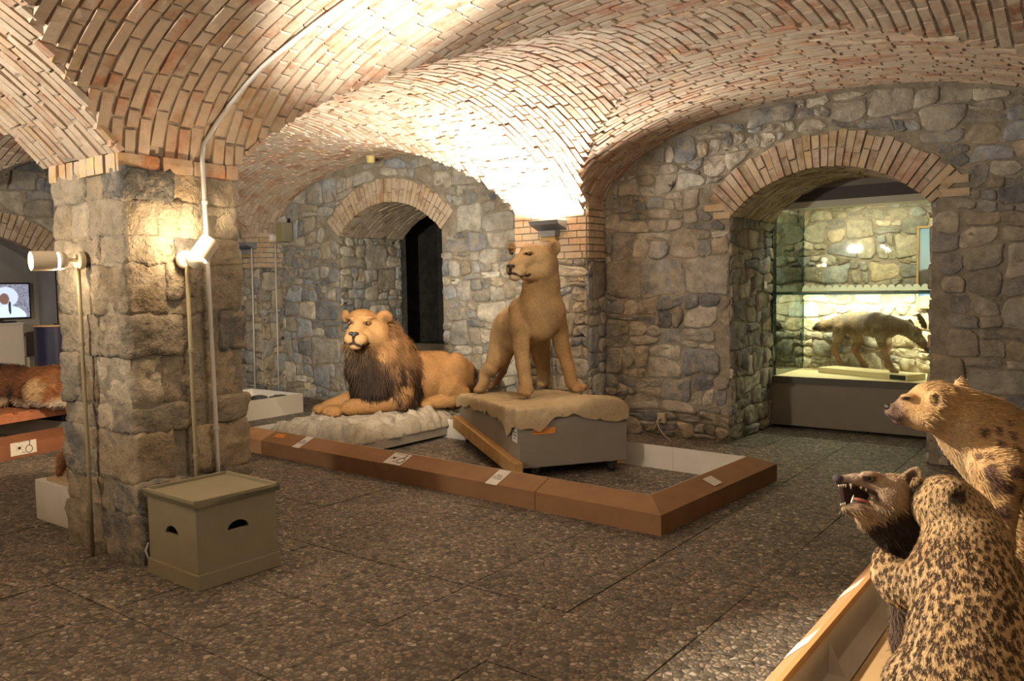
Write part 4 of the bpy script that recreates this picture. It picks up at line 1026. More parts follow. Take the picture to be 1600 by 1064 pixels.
idx = np.arange(n1*n2).reshape(n1, n2); F = np.stack([idx[:-1, :-1], idx[1:, :-1], idx[1:, 1:], idx[:-1, 1:]], -1).reshape(-1, 4)
mesh('screen', pv.reshape(-1, 3), F, M_SCR, tv, col=base_c.reshape(-1, 3))
def cabinet(label, xr, yt, X, wid, dep, mat, zt=None):
    p = atx(xr, yt, X); t = thing('cabinet', label, 'cabinet', (X-dep/2, p[1]-wid/2, 0)); z = p[2]
    b = MB(); b.box((X-dep, p[1]-wid, .06), (X, p[1], z-.02)); b.build('body', mat, t, bevel=.004)
    b = MB(); b.box((X-dep, p[1]-wid-.008, z-.02), (X+.01, p[1]+.008, z)); b.build('top', mat, t, bevel=.003)
    b = MB(); b.box((X, p[1]-wid+.012, .08), (X+.016, p[1]-.012, z-.03)); d_ = b.build('door', mat, t, bevel=.003)
    b = MB(); b.lathe([(.008, 0), (.012, .015), (.009, .022)], cyl_frame((X+.016, p[1]-wid+.05, z*.55), (1, 0, 0)), 10); b.build('knob', M_STEEL, d_)
    b = MB(); b.box((X-dep+.02, p[1]-wid+.02, 0), (X-.02, p[1]-.02, .06)); b.build('kickboard', M_BLACK, t); return t
cabinet('tall pale grey cabinet under the flat screen', 36, 504, -10.86, .9, .22, plain('pale_grey', (.45, .43, .40), .6))
cabinet('low cream cabinet beside the pale grey cabinet', 66, 557, -10.80, .17, .22, plain('cream_paint', (.40, .37, .29), .6))
pc = atx(86, 507, -10.25); rt = thing('round_table', 'tall round table with dark blue skirt and tan top', 'table', (pc[0], pc[1], 0))
b = MB(); b.lathe([(.235, pc[2]-.02), (.24, pc[2]-.012), (.24, pc[2]), (.01, pc[2])], Matrix.Translation((pc[0], pc[1], 0)), 32); b.build('table_top', plain('tan_top', (.55, .36, .2), .5), rt)
M_BLUE = plain('dark_blue_cloth', (.022, .024, .06), .45)
V = []; F = []; n = 72
for i, (z, r) in enumerate(((pc[2]-.02, .222), (pc[2]-.3, .225), (.4, .235), (.01, .245))):
    for k in range(n):
        q = 2*math.pi*k/n; rr_ = r*(1+.025*math.sin(k*math.pi/3)*min(1, i*.6)); V.append((pc[0]+rr_*math.cos(q), pc[1]+rr_*math.sin(q), z))
for i in range(3):
    for k in range(n): F.append((i*n+k, (i+1)*n+k, (i+1)*n+(k+1) % n, i*n+(k+1) % n))
mesh('skirt', V, F, M_BLUE, rt, True)
ps = atx(91, 506, -10.22); fs = thing('desk_lamp', 'thin black rod lamp with a yellow shade on the round table', 'lamp', (ps[0], ps[1], pc[2]))
b = MB(); b.lathe([(.05, pc[2]), (.05, pc[2]+.012)], Matrix.Translation((ps[0], ps[1], 0)), 16); b.build('base', M_BLACK, fs)
b = MB(); b.tube([(ps[0], ps[1], pc[2]+.01), (ps[0], ps[1], pc[2]+.75)], .008, 8); b.build('rod', M_BLACK, fs, True)
b = MB(); b.lathe([(.03, pc[2]+.46), (.06, pc[2]+.26), (.056, pc[2]+.26), (.026, pc[2]+.46)], Matrix.Translation((ps[0], ps[1]+.06, 0)), 16); b.build('shade', plain('yellow_shade', (.6, .48, .25), .7), fs, True)

# -- barrier and pallet of the resting dogs
qa, qb = atz(0, 722, 0)[:2], atz(107, 700, 0)[:2]; dv = (qb-qa)/np.linalg.norm(qb-qa); nin = np.array([-dv[1], dv[0]]); nin = nin if nin[0] < 0 else -nin
db = thing('barrier_frame', 'low dark red-brown barrier in front of the resting dogs', 'barrier', (*qa, 0))
M_RED = plain('red_brown_card', (.25, .105, .055), .5, nscale=5)
c0, c1 = qa-dv*.9, qb+dv*.5; d0, d1 = c0+nin*2.1, c1+nin*1.9
rail(c0, c1, nin*RW+dv*RW, nin*RW-dv*RW, db, M_RED); rail(c1, d1, nin*RW-dv*RW, -nin*RW-dv*RW, db, M_RED); rail(d1, d0, -nin*RW-dv*RW, -nin*RW+dv*RW, db, M_RED); rail(d0, c0, -nin*RW+dv*RW, nin*RW+dv*RW, db, M_RED)
sa_ = float((atz(14, 712, 0)[:2]-qa) @ dv); sc0 = qa+dv*sa_
Ms = frame(Vector((*(sc0-nin*.006), .095)), (*dv, 0), (0, 0, 1)); lens_sign(Ms, 'white magnifying glass sign on the red-brown dog barrier', .27, .13)
pal = thing('pallet', 'reddish wooden slatted pallet under the resting dogs', 'pallet', (*(qa+nin*.8), 0))
M_REDW = plain('reddish_wood', (.50, .20, .10), .55, nscale=12, namt=.2)
po = qa+nin*.36-dv*.7; ZP = .40
def pq(a, b_, z): q = po+dv*a+nin*b_; return (q[0], q[1], z)
def pbox(b, a0, a1, b0, b1, z0, z1):
    A = [pq(a, c, z) for a in (a0, a1) for c, z in ((b0, z0), (b0, z1), (b1, z1), (b1, z0))]
    return b.add(A, [(0, 1, 2, 3), (7, 6, 5, 4), (0, 4, 5, 1), (1, 5, 6, 2), (2, 6, 7, 3), (3, 7, 4, 0)])
for k in range(10):
    b = MB(); pbox(b, .02+k*.19, .02+k*.19+.13, .0, 1.1, ZP-.02, ZP); b.build('slat', M_REDW, pal, bevel=.002)
for b0 in (.0, 1.03): b = MB(); pbox(b, 0, 1.88, b0, b0+.07, ZP-.10, ZP-.02); b.build('side_rail', M_REDW, pal, bevel=.002)
for a0 in (.05, 1.76):
    for b0 in (.0, 1.03): b = MB(); pbox(b, a0, a0+.07, b0, b0+.07, 0, ZP-.10); b.build('leg', M_REDW, pal)

# -- small white plinth behind the pillar
wp = thing('white_plinth', 'small white plinth on the floor behind the stone pillar', 'plinth', (-5.95, 2.75, 0))
b = MB(); b.box((-6.225, 2.575, 0), (-5.60, 2.95, .285)); b.build('body', M_WHITE, wp, bevel=.004)
tbd = thing('mount_board', 'small tan board on the white plinth', 'board', (-5.95, 2.75, .285))
b = MB(); b.box((-6.10, 2.60, .286), (-5.63, 2.85, .312)); b.build('board', plain('tan_board', (.50, .39, .23), .6), tbd, bevel=.004)

# -- barrier and board of the leopard group
lf = thing('barrier_frame', 'pale-lined cardboard barrier with orange tape around the leopard and hyenas', 'barrier', (-1.1, 3.2, 0))
LX0, LX1, LY0, LY1 = -1.065, 1.9, 1.75, 4.60
m_in = .12
rail((LX0, 3.35), (LX0, LY1), (m_in, 0), (m_in, -m_in), lf, M_CARDL, .09); rail((LX0, LY0), (LX0, 3.345), (m_in, m_in), (m_in, 0), lf, M_CARDL, .09)
rail((LX0, LY1), (LX1, LY1), (m_in, -m_in), (-m_in, -m_in), lf, M_CARDL, .09); rail((LX1, LY1), (LX1, LY0), (-m_in, -m_in), (-m_in, m_in), lf, M_CARDL, .09); rail((LX1, LY0), (LX0, LY0), (-m_in, m_in), (m_in, m_in), lf, M_CARDL, .09)
M_TAPE = plain('orange_tape', (.62, .36, .15), .5)
b = MB(); b.box((LX0+.112, LY0+.2, RH1-.03), (LX0+.134, LY1-.2, RH1+.004)); b.build('tape', M_TAPE, lf)
b = MB(); b.box((LX0+.13, LY0+.2, 0), (LX0+.22, LY1-.2, .008)); b.build('floor_flange', M_WHITE, lf)
b = MB(); b.prism([(LX0+.132, 3.36, .008), (LX0+.20, 3.36, .008), (LX0+.132, 3.36, .14)], (0, .008, 0)); b.build('gusset', M_WHITE, lf)
for yy_, w_, lab in ((3.28, .16, 'white card on the leopard barrier near the gusset'), (4.02, .14, 'white card on the leopard barrier beside the striped hyena')):
    card('notice', lab, 'sign', frame((LX0+.062, yy_, (.09+RH1)/2+.004), (0, -1, 0), (m_in, 0, RH1-.09)), w_, .16, M_PAPER)
bd = thing('mount_board', 'thick tan plywood base under the leopard and hyenas', 'board', (-.1, 3.0, 0))
b = MB(); b.box((-.80, 2.15, .0), (1.0, 4.30, .085)); b.build('plywood', plain('plywood', (.56, .38, .19), .6, nscale=7, namt=.1), bd, bevel=.004)

# ================================================================== ANIMALS: one continuous skin grown from blended round bones
from mathutils.bvhtree import BVHTree
from mathutils.kdtree import KDTree
class Sculpt:
    def __init__(s, vox): s.p = []; s.h = vox
    def cone(s, a, b, k=.03):
        """a, b = (x, y, depth, radius in px) in the photograph; or (point, radius in m)"""
        (pa, ra), (pb, rb) = s.pt(a), s.pt(b); s.p.append(('c', pa, pb, ra, rb, k)); return s
    @staticmethod
    def pt(q): return (at(q[0], q[1], q[2]), q[3]*q[2]/FPX) if len(q) == 4 else (np.array(q[0], float), q[1])
    def chain(s, pts, k=.03):
        for a, b in zip(pts[:-1], pts[1:]): s.cone(a, b, k)
        return s
    def ell(s, c, R, A=None, k=.02, neg=False):
        """ellipsoid: centre (x,y,depth) or point, radii in m along the rows of A (default picture right, up, toward)"""
        c = at(*c) if c[1] > 50 else np.array(c, float)
        A = np.array([CR, CU, -CF]) if A is None else np.array(A); s.p.append(('n' if neg else 'e', c, np.array(R, float), A, k)); return s
    def build(s):
        h = s.h; lo = np.full(3, 1e9); hi = -lo
        for q in s.p:
            if q[0] == 'c':
                for pnt, r in ((q[1], q[3]), (q[2], q[4])): lo = np.minimum(lo, pnt-r); hi = np.maximum(hi, pnt+r)
            elif q[0] == 'e': r = q[2].max(); lo = np.minimum(lo, q[1]-r); hi = np.maximum(hi, q[1]+r)
        lo -= 3*h+.02; hi += 3*h+.02; n = np.ceil((hi-lo)/h).astype(int)+1
        G = np.full(n, .2, np.float32)
        for q in s.p:
            k = q[-1]
            if q[0] == 'c': a = np.minimum(q[1]-q[3], q[2]-q[4]); b = np.maximum(q[1]+q[3], q[2]+q[4])
            else: a = q[1]-q[2].max(); b = q[1]+q[2].max()
            i0 = np.clip(np.floor((a-k*1.5-2*h-lo)/h).astype(int), 0, n); i1 = np.clip(np.ceil((b+k*1.5+2*h-lo)/h).astype(int)+1, 0, n)
            ax = [lo[d]+h*np.arange(i0[d], i1[d]) for d in range(3)]
            X = np.stack(np.meshgrid(*ax, indexing='ij'), -1)
            if q[0] == 'c':
                ab = q[2]-q[1]; L2 = max(ab @ ab, 1e-9); t = np.clip(((X-q[1]) @ ab)/L2, 0, 1)
                d = np.linalg.norm(X-q[1]-t[..., None]*ab, axis=-1)-(q[3]+(q[4]-q[3])*t)
            else:
                y = (X-q[1]) @ q[3].T; k0 = np.linalg.norm(y/q[2], axis=-1); k1 = np.linalg.norm(y/q[2]**2, axis=-1)+1e-9; d = k0*(k0-1)/k1
            sl = tuple(slice(i0[e], i1[e]) for e in range(3)); g = G[sl]
            if q[0] == 'n': d = -d; w_ = np.clip(.5-.5*(d-g)/k, 0, 1); G[sl] = d*(1-w_)+g*w_+k*w_*(1-w_)
            else: w_ = np.clip(.5+.5*(d-g)/k, 0, 1); G[sl] = d*(1-w_)+g*w_-k*w_*(1-w_)
        return surface_nets(G, lo, h)
def surface_nets(G, lo, h):
    inside = G < 0; n = np.array(G.shape)-1
    c = np.zeros(n, int)
    sl = lambda o: tuple(slice(o[d], o[d]+n[d]) for d in range(3))
    cor = [(i, j, k) for i in (0, 1) for j in (0, 1) for k in (0, 1)]
    for o in cor: c += inside[sl(o)]
    act = (c > 0) & (c < 8); ids = np.full(n, -1); I = np.argwhere(act); ids[act] = np.arange(len(I))
    acc = np.zeros((len(I), 3)); cnt = np.zeros(len(I))
    for a in cor:
        for d in range(3):
            if a[d]: continue
            b = list(a); b[d] = 1
            ga = G[I[:, 0]+a[0], I[:, 1]+a[1], I[:, 2]+a[2]]; gb = G[I[:, 0]+b[0], I[:, 1]+b[1], I[:, 2]+b[2]]
            m = (ga < 0) != (gb < 0); t = ga[m]/(ga[m]-gb[m]); p = np.tile(np.array(a, float), (m.sum(), 1)); p[:, d] += t
            acc[m] += p; cnt[m] += 1
    V = lo+h*(I+acc/cnt[:, None]); Fs = []
    for d in range(3):
        e, f = (d+1) % 3, (d+2) % 3
        a = [slice(None)]*3; b = [slice(None)]*3
        a[d] = slice(0, -1); b[d] = slice(1, None)
        A, B = inside[tuple(a)], inside[tuple(b)]
        for flip, m in ((False, A & ~B), (True, ~A & B)):
            Q = np.argwhere(m); Q = Q[(Q[:, e] > 0) & (Q[:, f] > 0) & (Q[:, e] < n[e]) & (Q[:, f] < n[f])]
            q = []
            for (oe, of) in ((-1, -1), (0, -1), (0, 0), (-1, 0)):
                R = Q.copy(); R[:, e] += oe; R[:, f] += of; q.append(ids[R[:, 0], R[:, 1], R[:, 2]])
            q = np.stack(q, 1); Fs.append(q[:, ::-1] if flip else q)
    return V, np.vstack(Fs)
def smooth_mesh(V, F, it=2):
    E = np.vstack([F[:, [0, 1]], F[:, [1, 2]], F[:, [2, 3]], F[:, [3, 0]]])
    for _ in range(it):
        S = np.zeros_like(V); c = np.zeros(len(V)); np.add.at(S, E[:, 0], V[E[:, 1]]); np.add.at(c, E[:, 0], 1); np.add.at(S, E[:, 1], V[E[:, 0]]); np.add.at(c, E[:, 1], 1)
        V = .5*V+.5*S/c[:, None]
    return V
def normals(V, F):
    fn = np.cross(V[F[:, 2]]-V[F[:, 0]], V[F[:, 3]]-V[F[:, 1]]); n = np.zeros_like(V)
    for k in range(4): np.add.at(n, F[:, k], fn)
    return n/np.maximum(np.linalg.norm(n, axis=1, keepdims=True), 1e-12)
class Skin:
    """mesh of an animal with lookups by photo pixel"""
    def __init__(s, sc, it=2):
        s.V, s.F = sc.build(); s.V = smooth_mesh(s.V, s.F, it); s.N = normals(s.V, s.F)
        s.bvh = BVHTree.FromPolygons(s.V.tolist(), s.F.tolist()); s.px = np.stack(proj(s.V), 1)
    def hit(s, x, y):
        r = s.bvh.ray_cast(Vector(CAM0), Vector(ray(x, y)).normalized())
        if r[0] is None:
            k = np.argmin((s.px[:, 0]-x)**2+(s.px[:, 1]-y)**2+.0*s.px[:, 2]); return s.V[k], s.N[k]
        return np.array(r[0]), np.array(r[1])
    def dist(s, P, pts):
        """distance of points P to a polyline given in pixels"""
        Q = [s.hit(*q)[0] for q in pts]; d = np.full(len(P), 9.)
        for a, b in zip(Q[:-1], Q[1:]) if len(Q) > 1 else [(Q[0], Q[0]+1e-6)]:
            ab = b-a; t = np.clip(((P-a) @ ab)/max(ab @ ab, 1e-12), 0, 1); d = np.minimum(d, np.linalg.norm(P-a-t[:, None]*ab, axis=1))
        return d
def sstep(a, b, x): t = np.clip((x-a)/(b-a), 0, 1); return t*t*(3-2*t)
def blend(c, t, to): return c*(1-t[:, None])+np.array(to)*t[:, None]
def coat(name, rough=.85, bs=140, bstr=.35, stretch=1):
    m, nt, b = nmat(name); b.inputs['Roughness'].default_value = rough; b.inputs['Specular IOR Level'].default_value = .2
    a = N(nt, 'ShaderNodeAttribute', attribute_name='col')
    f = ramp(nt, noise(nt, 60, 5, .75), [(.3, .74), (.7, 1.18)])
    nt.links.new(mixc(nt, 1.0, a.outputs['Color'], f, 'MULTIPLY'), b.inputs['Base Color'])
    if bs: bump(nt, b, noise(nt, bs, 3, .6), bstr, .004)
    return m
M_COAT = coat('animal_coat'); M_HAIR = coat('hair', .7, 0)
def fur(skin, n, length, width, colf, parent, flow, lift=.35, keep=None, name='fur', curl=.25, lenf=None, seed=1, var=.35):
    """short hairs as slim triangles lying along the coat; one object, nobody could count them"""
    rg = np.random.default_rng(seed); V, F, Nn = skin.V, skin.F, skin.N
    ar = .5*np.linalg.norm(np.cross(V[F[:, 2]]-V[F[:, 0]], V[F[:, 3]]-V[F[:, 1]]), axis=1)
    if keep is not None: ar = ar*keep(V[F].mean(1))
    f = rg.choice(len(F), n, p=ar/ar.sum()); u, v = rg.random((2, n, 1))
    q = V[F[f]]; P = (q[:, 0]*(1-u)+q[:, 1]*u)*(1-v)+(q[:, 3]*(1-u)+q[:, 2]*u)*v
    q = Nn[F[f]]; NN = (q[:, 0]*(1-u)+q[:, 1]*u)*(1-v)+(q[:, 3]*(1-u)+q[:, 2]*u)*v; NN /= np.linalg.norm(NN, axis=1, keepdims=True)
    D = flow(P, NN); D = D-NN*(D*NN).sum(1, keepdims=True); D /= np.maximum(np.linalg.norm(D, axis=1, keepdims=True), 1e-9)
    D = D+NN*lift+rg.normal(0, curl, (n, 3)); D /= np.linalg.norm(D, axis=1, keepdims=True)
    L = length*rg.uniform(.55, 1.25, (n, 1))
    if lenf is not None: L = L*lenf(P)[:, None]
    W = np.cross(D, NN); W /= np.maximum(np.linalg.norm(W, axis=1, keepdims=True), 1e-9); W *= width*.5
    droop = np.array([0, 0, -1.])*0
    C = colf(P)*rg.uniform(1-var, 1+var*.85, (n, 1))
    P0 = P-NN*.003; Pm = P+D*L*.55; Pt = P+D*L*.9-NN*L*.12+rg.normal(0, .06, (n, 3))*L
    VV = np.stack([P0-W, P0+W, Pm+W*.8, Pm-W*.8, Pt], 1).reshape(-1, 3)
    b = np.arange(n)[:, None]*5
    me = bpy.data.meshes.new(name)
    quads = b+np.array([0, 1, 2, 3]); tris = b+np.array([3, 2, 4])
    me.vertices.add(len(VV)); me.vertices.foreach_set('co', VV.astype(np.float32).ravel())
    me.loops.add(n*7); me.loops.foreach_set('vertex_index', np.concatenate([quads.ravel(), tris.ravel()]).astype(np.int32))
    me.polygons.add(2*n); me.polygons.foreach_set('loop_start', np.concatenate([np.arange(n)*4, 4*n+np.arange(n)*3]).astype(np.int32))
    me.update(calc_edges=True)
    me.polygons.foreach_set('use_smooth', [True]*(2*n))
    a = me.attributes.new('col', 'FLOAT_COLOR', 'POINT'); C5 = np.repeat(C, 5, 0); a.data.foreach_set('color', np.c_[C5, np.ones(len(C5))].astype(np.float32).ravel())
    me.materials.append(M_HAIR); o = obj(name, me, parent); o['kind'] = 'stuff'; return o
M_EYE = plain('eye_dark', (.012, .008, .005), .08, spec=.8); M_IRIS = plain('amber_iris', (.30, .14, .03), .15, spec=.6); M_NOSE = plain('nose_black', (.02, .016, .014), .45)
M_TOOTH = plain('tooth', (.78, .72, .58), .3); M_TONGUE = plain('tongue', (.42, .14, .11), .4); M_MOUTH = plain('mouth_dark', (.022, .008, .007), .5)
def ball(name, c, R, mat, parent, A=None, n=14):
    b = MB(); A = np.array([CR, CU, -CF]) if A is None else np.array(A); R = np.array(R) if hasattr(R, '__len__') else np.array([R]*3); V = []; F = []
    for i in range(n//2+1):
        for k in range(n):
            th, ph = math.pi*i/(n//2), 2*math.pi*k/n; p = np.array([math.sin(th)*math.cos(ph), math.sin(th)*math.sin(ph), math.cos(th)])*R; V.append(np.array(c)+p @ A)
    for i in range(n//2):
        for k in range(n): F.append((i*n+k, (i+1)*n+k, (i+1)*n+(k+1) % n, i*n+(k+1) % n))
    b.add(V, F); return b.build(name, mat, parent, True)
def eye(sk, x, y, r, parent, d, iris=True, sink=.25, wide=1.35):
    """almond eye: dark lids, amber iris, black pupil"""
    p, nn = sk.hit(x, y); R = r*d/FPX; t = CR-nn*(CR @ nn); t /= np.linalg.norm(t); u = np.cross(nn, t)
    e = ball('eye', p-nn*R*sink, (R*wide, R*.80, R*.8), M_EYE, parent, [t, u, nn])
    if iris:
        ball('iris', p+nn*R*(.62-sink), (R*.60, R*.55, R*.35), M_IRIS, e, [t, u, nn]); ball('pupil', p+nn*R*(.86-sink), (R*.30, R*.30, R*.22), M_EYE, e, [t, u, nn])
def snout(sk, x, y, w_, h_, parent, d):
    """broad triangular cat nose"""
    p, nn = sk.hit(x, y); s_ = d/FPX; t = CR-nn*(CR @ nn); t /= np.linalg.norm(t); u = np.cross(nn, t); S_ = Sculpt(.0035)
    for sx in (-1, 1): S_.ell(p+t*sx*w_*.42*s_+u*h_*.22*s_, (w_*.60*s_, h_*.50*s_, .016), [t, u, nn], .008)
    S_.ell(p-u*h_*.42*s_, (w_*.38*s_, h_*.62*s_, .014), [t, u, nn], .010)
    V, F = S_.build(); mesh('nose', V, F, M_NOSE, parent, True)
def ear(sc, c, d, w_, h_, out, k=.012, hollow=True):
    """cupped ear: flattened ellipsoid with a scooped front; c px centre, out = unit vector the ear opens to"""
    p = at(c[0], c[1], d); out = np.array(out, float); out /= np.linalg.norm(out)
    up = CU-out*(CU @ out); up /= np.linalg.norm(up); sd = np.cross(up, out)
    sc.ell(p, (w_*d/FPX, h_*d/FPX, min(w_, h_)*.62*d/FPX), [sd, up, out], k)
    if hollow: sc.ell(p+out*min(w_, h_)*.80*d/FPX+up*h_*.08*d/FPX, (w_*.68*d/FPX, h_*.68*d/FPX, min(w_, h_)*.62*d/FPX), [sd, up, out], .006, neg=True)
def dirpx(dx, dy, dz): v = dx*CR-dy*CU+dz*CF; return v/np.linalg.norm(v)
def line(sk, pts, r, mat, parent, name, out=.0):
    P = []
    for q in pts: p, nn = sk.hit(*q); P.append(p+nn*out)
    b = MB(); b.tube(P, [r*.5]+[r]*(len(P)-2)+[r*.5], 8); return b.build(name, mat, parent, True)

# ------------------------------------------------------------------ lion lying on the rock
s = Sculpt(.0085)
s.ell((574, 510, 8.64), (.180, .150, .20), k=.03)
s.cone((566, 503, 8.53, 17), (558, 514, 8.42, 13), .03).cone((559, 512, 8.42, 13), (553, 523, 8.335, 10), .02)
s.ell((547, 529, 8.325), (.060, .060, .055), k=.018).ell((562, 530, 8.33), (.078, .064, .060), k=.018).ell((556, 540, 8.35), (.066, .046, .062), k=.018)
s.cone((570, 528, 8.44, 14), (588, 532, 8.60, 17), .03).ell((592, 518, 8.62), (.11, .13, .13), k=.03).ell((548, 522, 8.50), (.05, .07, .08), k=.03)
s.ell((545.5, 497, 8.46), (.050, .020, .05), k=.022).ell((575, 496.5, 8.47), (.070, .022, .05), k=.022).ell((566, 492, 8.58), (.13, .06, .10), k=.04)
ear(s, (540, 494), 8.54, 7.5, 10, dirpx(-.5, .1, -.85), .012, False); ear(s, (601, 495), 8.59, 13, 10, dirpx(.35, .1, -.9), .012, False)
s.chain([(582, 525, 8.70, 28), (600, 565, 8.78, 38), (614, 595, 8.86, 42)], .06)
s.chain([(612, 592, 8.88, 41), (655, 592, 9.02, 39), (690, 591, 9.14, 36), (712, 590, 9.22, 34)], .05)
s.cone((640, 570, 9.02, 22), (690, 566, 9.16, 18), .04)
s.ell((712, 584, 9.06), (.15, .235, .15), k=.05).ell((698, 600, 8.98), (.13, .17, .11), k=.05)
s.chain([(706, 606, 8.96, 20), (722, 616, 8.98, 13), (706, 625, 8.94, 11.5), (676, 630, 8.87, 9)], .025); s.ell((667, 632, 8.84), (.085, .050, .070), k=.02)
s.chain([(626, 600, 8.72, 24), (626, 624, 8.64, 19), (590, 629, 8.58, 16.5), (545, 637, 8.49, 12)], .03); s.ell((519, 642, 8.43), (.115, .062, .085), k=.025)
s.chain([(585, 600, 8.86, 24), (570, 616, 8.80, 16), (535, 629, 8.74, 12), (512, 636, 8.70, 10.5)], .03); s.ell((502, 639, 8.67), (.09, .055, .08), k=.02)
for (x, y, d) in ((508, 644, 8.385), (514, 647, 8.37), (521, 648, 8.37), (528, 647, 8.39), (494, 641, 8.63), (499, 643, 8.61)): s.ell((x, y, d), (.028, .028, .035), k=.008)
for (x, y) in ((660, 634), (665, 636), (671, 636)): s.ell((x, y, 8.80), (.024, .025, .03), k=.008)
s.chain([(728, 605, 9.3, 8), (737, 606, 9.22, 6), (746, 598, 9.16, 7)], .02)
L = Skin(s)
lion = thing('lion', 'maned lion lying on the pale rock with its forelegs stretched out', 'lion', (*at(600, 640, 8.8)[:2], .32))
def lion_col(P):
    x, y, d = proj(P); c = np.tile(np.array([.315, .165, .062]), (len(P), 1)); n = fnoise(P, 6, 3)
    c = c*(.55+.85*n)[:, None]
    face = sstep(34, 22, np.hypot((x-566)/1.1, y-520)); c = blend(c, .8*face, (.43, .25, .105))
    muz = sstep(17, 9, np.hypot(x-555, (y-536)/.8)); c = blend(c, .5*muz, (.42, .27, .13))
    c = blend(c, .6*sstep(575, 625, y)*(x > 640), (.40, .22, .08))
    c = blend(c, .5*sstep(630, 645, y)*(x < 600), (.34, .17, .06))
    c = blend(c, sstep(738, 742, x)*(y < 615)*(d < 9.6), (.03, .022, .018))
    e = sstep(.055, .02, np.minimum(L.dist(P, [(541, 497)]), L.dist(P, [(603, 498)]))); c = blend(c, .75*e, (.13, .07, .03))
    c = blend(c, sstep(.020, .010, L.dist(P, [(552, 529), (553, 537)])), (.05, .03, .02))
    c = blend(c, sstep(.022, .012, L.dist(P, [(546, 538), (552, 536), (560, 540), (570, 541), (576, 537)])), (.03, .018, .014))
    c = blend(c, .8*sstep(.026, .014, np.minimum(L.dist(P, [(544, 505), (551, 505)]), L.dist(P, [(569, 505), (579, 504)]))), (.10, .05, .02))
    return c
mesh('body', L.V, L.F, M_COAT, lion, True, lion_col(L.V))
eye(L, 547.5, 505.5, 3.8, lion, 8.45, sink=.05, wide=1.2); eye(L, 574.5, 505.5, 4.3, lion, 8.45, sink=.05, wide=1.3)
snout(L, 552.5, 522.5, 8.0, 6.0, lion, 8.32)
EYL = [L.hit(547.5, 505)[0], L.hit(574.5, 505)[0], L.hit(552.5, 523)[0]]
bare = lambda R, E, r: np.min([np.linalg.norm(R-e, axis=1) for e in E], axis=0) > r
BK = at(700, 600, 9.2)-at(560, 520, 8.4)
fur(L, 34000, .020, .0042, lion_col, lion, lambda P, Nn: np.tile(BK+np.array([0, 0, -.6]), (len(P), 1)), .16, lambda Q: bare(Q, EYL, .042)*np.where(np.hypot(proj(Q)[0]-560, proj(Q)[1]-522) < 26, .5, 1.0), lenf=lambda P: np.where(np.hypot(proj(P)[0]-562, proj(P)[1]-522) < 30, .55, 1.0))
# mane
m_ = Sculpt(.012)
m_.chain([(600, 522, 8.76, 22), (607, 550, 8.82, 33), (612, 585, 8.82, 43), (606, 606, 8.80, 38)], .06)
m_.chain([(553, 552, 8.60, 9), (560, 575, 8.62, 17), (572, 602, 8.66, 25)], .05).cone((575, 552, 8.60, 16), (588, 600, 8.66, 34), .05)
m_.cone((592, 538, 8.66, 15), (604, 565, 8.72, 30), .04).cone((547, 540, 8.58, 6), (555, 560, 8.60, 11), .03).chain([(600, 600, 8.72, 34), (622, 618, 8.66, 20), (632, 626, 8.64, 11)], .04)
m_.chain([(622, 545, 8.86, 20), (634, 575, 8.86, 24), (640, 602, 8.82, 20), (641, 622, 8.74, 10)], .04)
MN = Skin(m_)
def mane_col(P):
    x, y, d = proj(P); n = fnoise(P, 5, 3); st_ = fnoise(P*np.array([1, 1, .25]), 26, 2)
    c = np.tile(np.array([.22, .115, .047]), (len(P), 1))
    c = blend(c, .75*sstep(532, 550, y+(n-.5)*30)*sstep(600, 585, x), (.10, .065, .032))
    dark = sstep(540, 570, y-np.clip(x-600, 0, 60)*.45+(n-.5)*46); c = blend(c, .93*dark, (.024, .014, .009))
    c = blend(c, .6*sstep(.52, .62, st_)*sstep(600, 616, x)*sstep(625, 575, y), (.36, .185, .07))
    c = blend(c, .9*sstep(640, 652, x)*sstep(560, 585, y), (.020, .012, .008))
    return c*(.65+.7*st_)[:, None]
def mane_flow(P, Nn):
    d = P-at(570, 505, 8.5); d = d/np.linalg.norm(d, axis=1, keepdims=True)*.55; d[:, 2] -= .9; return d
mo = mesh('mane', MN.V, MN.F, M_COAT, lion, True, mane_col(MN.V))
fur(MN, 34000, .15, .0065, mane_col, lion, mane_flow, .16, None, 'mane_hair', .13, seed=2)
tt = MB(); rr = random.Random(3)

# ------------------------------------------------------------------ lioness standing on the wheeled stand
def gz(x, y, z): return float(np.linalg.norm((atz(x, y, z)-CAM0) @ CF)) if False else float((atz(x, y, z)-CAM0) @ CF)
dA, dB, dC, dD = gz(824, 612, .615), gz(897, 606, .60), gz(752, 610, .545), gz(848, 602, .53)
dh = dA+.0
s = Sculpt(.0085)
s.ell((840, 403, dh), (.140, .115, .17), k=.03).ell((832, 393, dh-.03), (.12, .07, .12), k=.03)
s.chain([(826, 402, dh-.10, 16), (813, 411, dh-.20, 12.5), (802, 415, dh-.275, 9)], .025)
s.ell((797, 421, dh-.29), (.036, .055, .05), k=.014).ell((811, 423, dh-.27), (.074, .056, .055), k=.016).ell((805, 433, dh-.25), (.058, .038, .058), k=.018)
s.cone((820, 426, dh-.16, 12), (845, 424, dh-.04, 17), .03).ell((851, 416, dh-.02), (.085, .10, .11), k=.03)
s.ell((824, 388, dh-.11), (.060, .018, .05), k=.02).ell((798, 389, dh-.10), (.030, .016, .05), k=.02)
ear(s, (800, 387), dh-.01, 7, 9, dirpx(-.45, .1, -.85), .008); ear(s, (865, 387), dh-.02, 11.5, 13, dirpx(.35, .0, -.9), .008)
s.chain([(850, 414, dh+.05, 23), (846, 445, dh+.10, 28), (843, 480, dh+.15, 34)], .045)
s.chain([(845, 480, dh+.18, 35), (843, 500, dh+.21, 31)], .045)
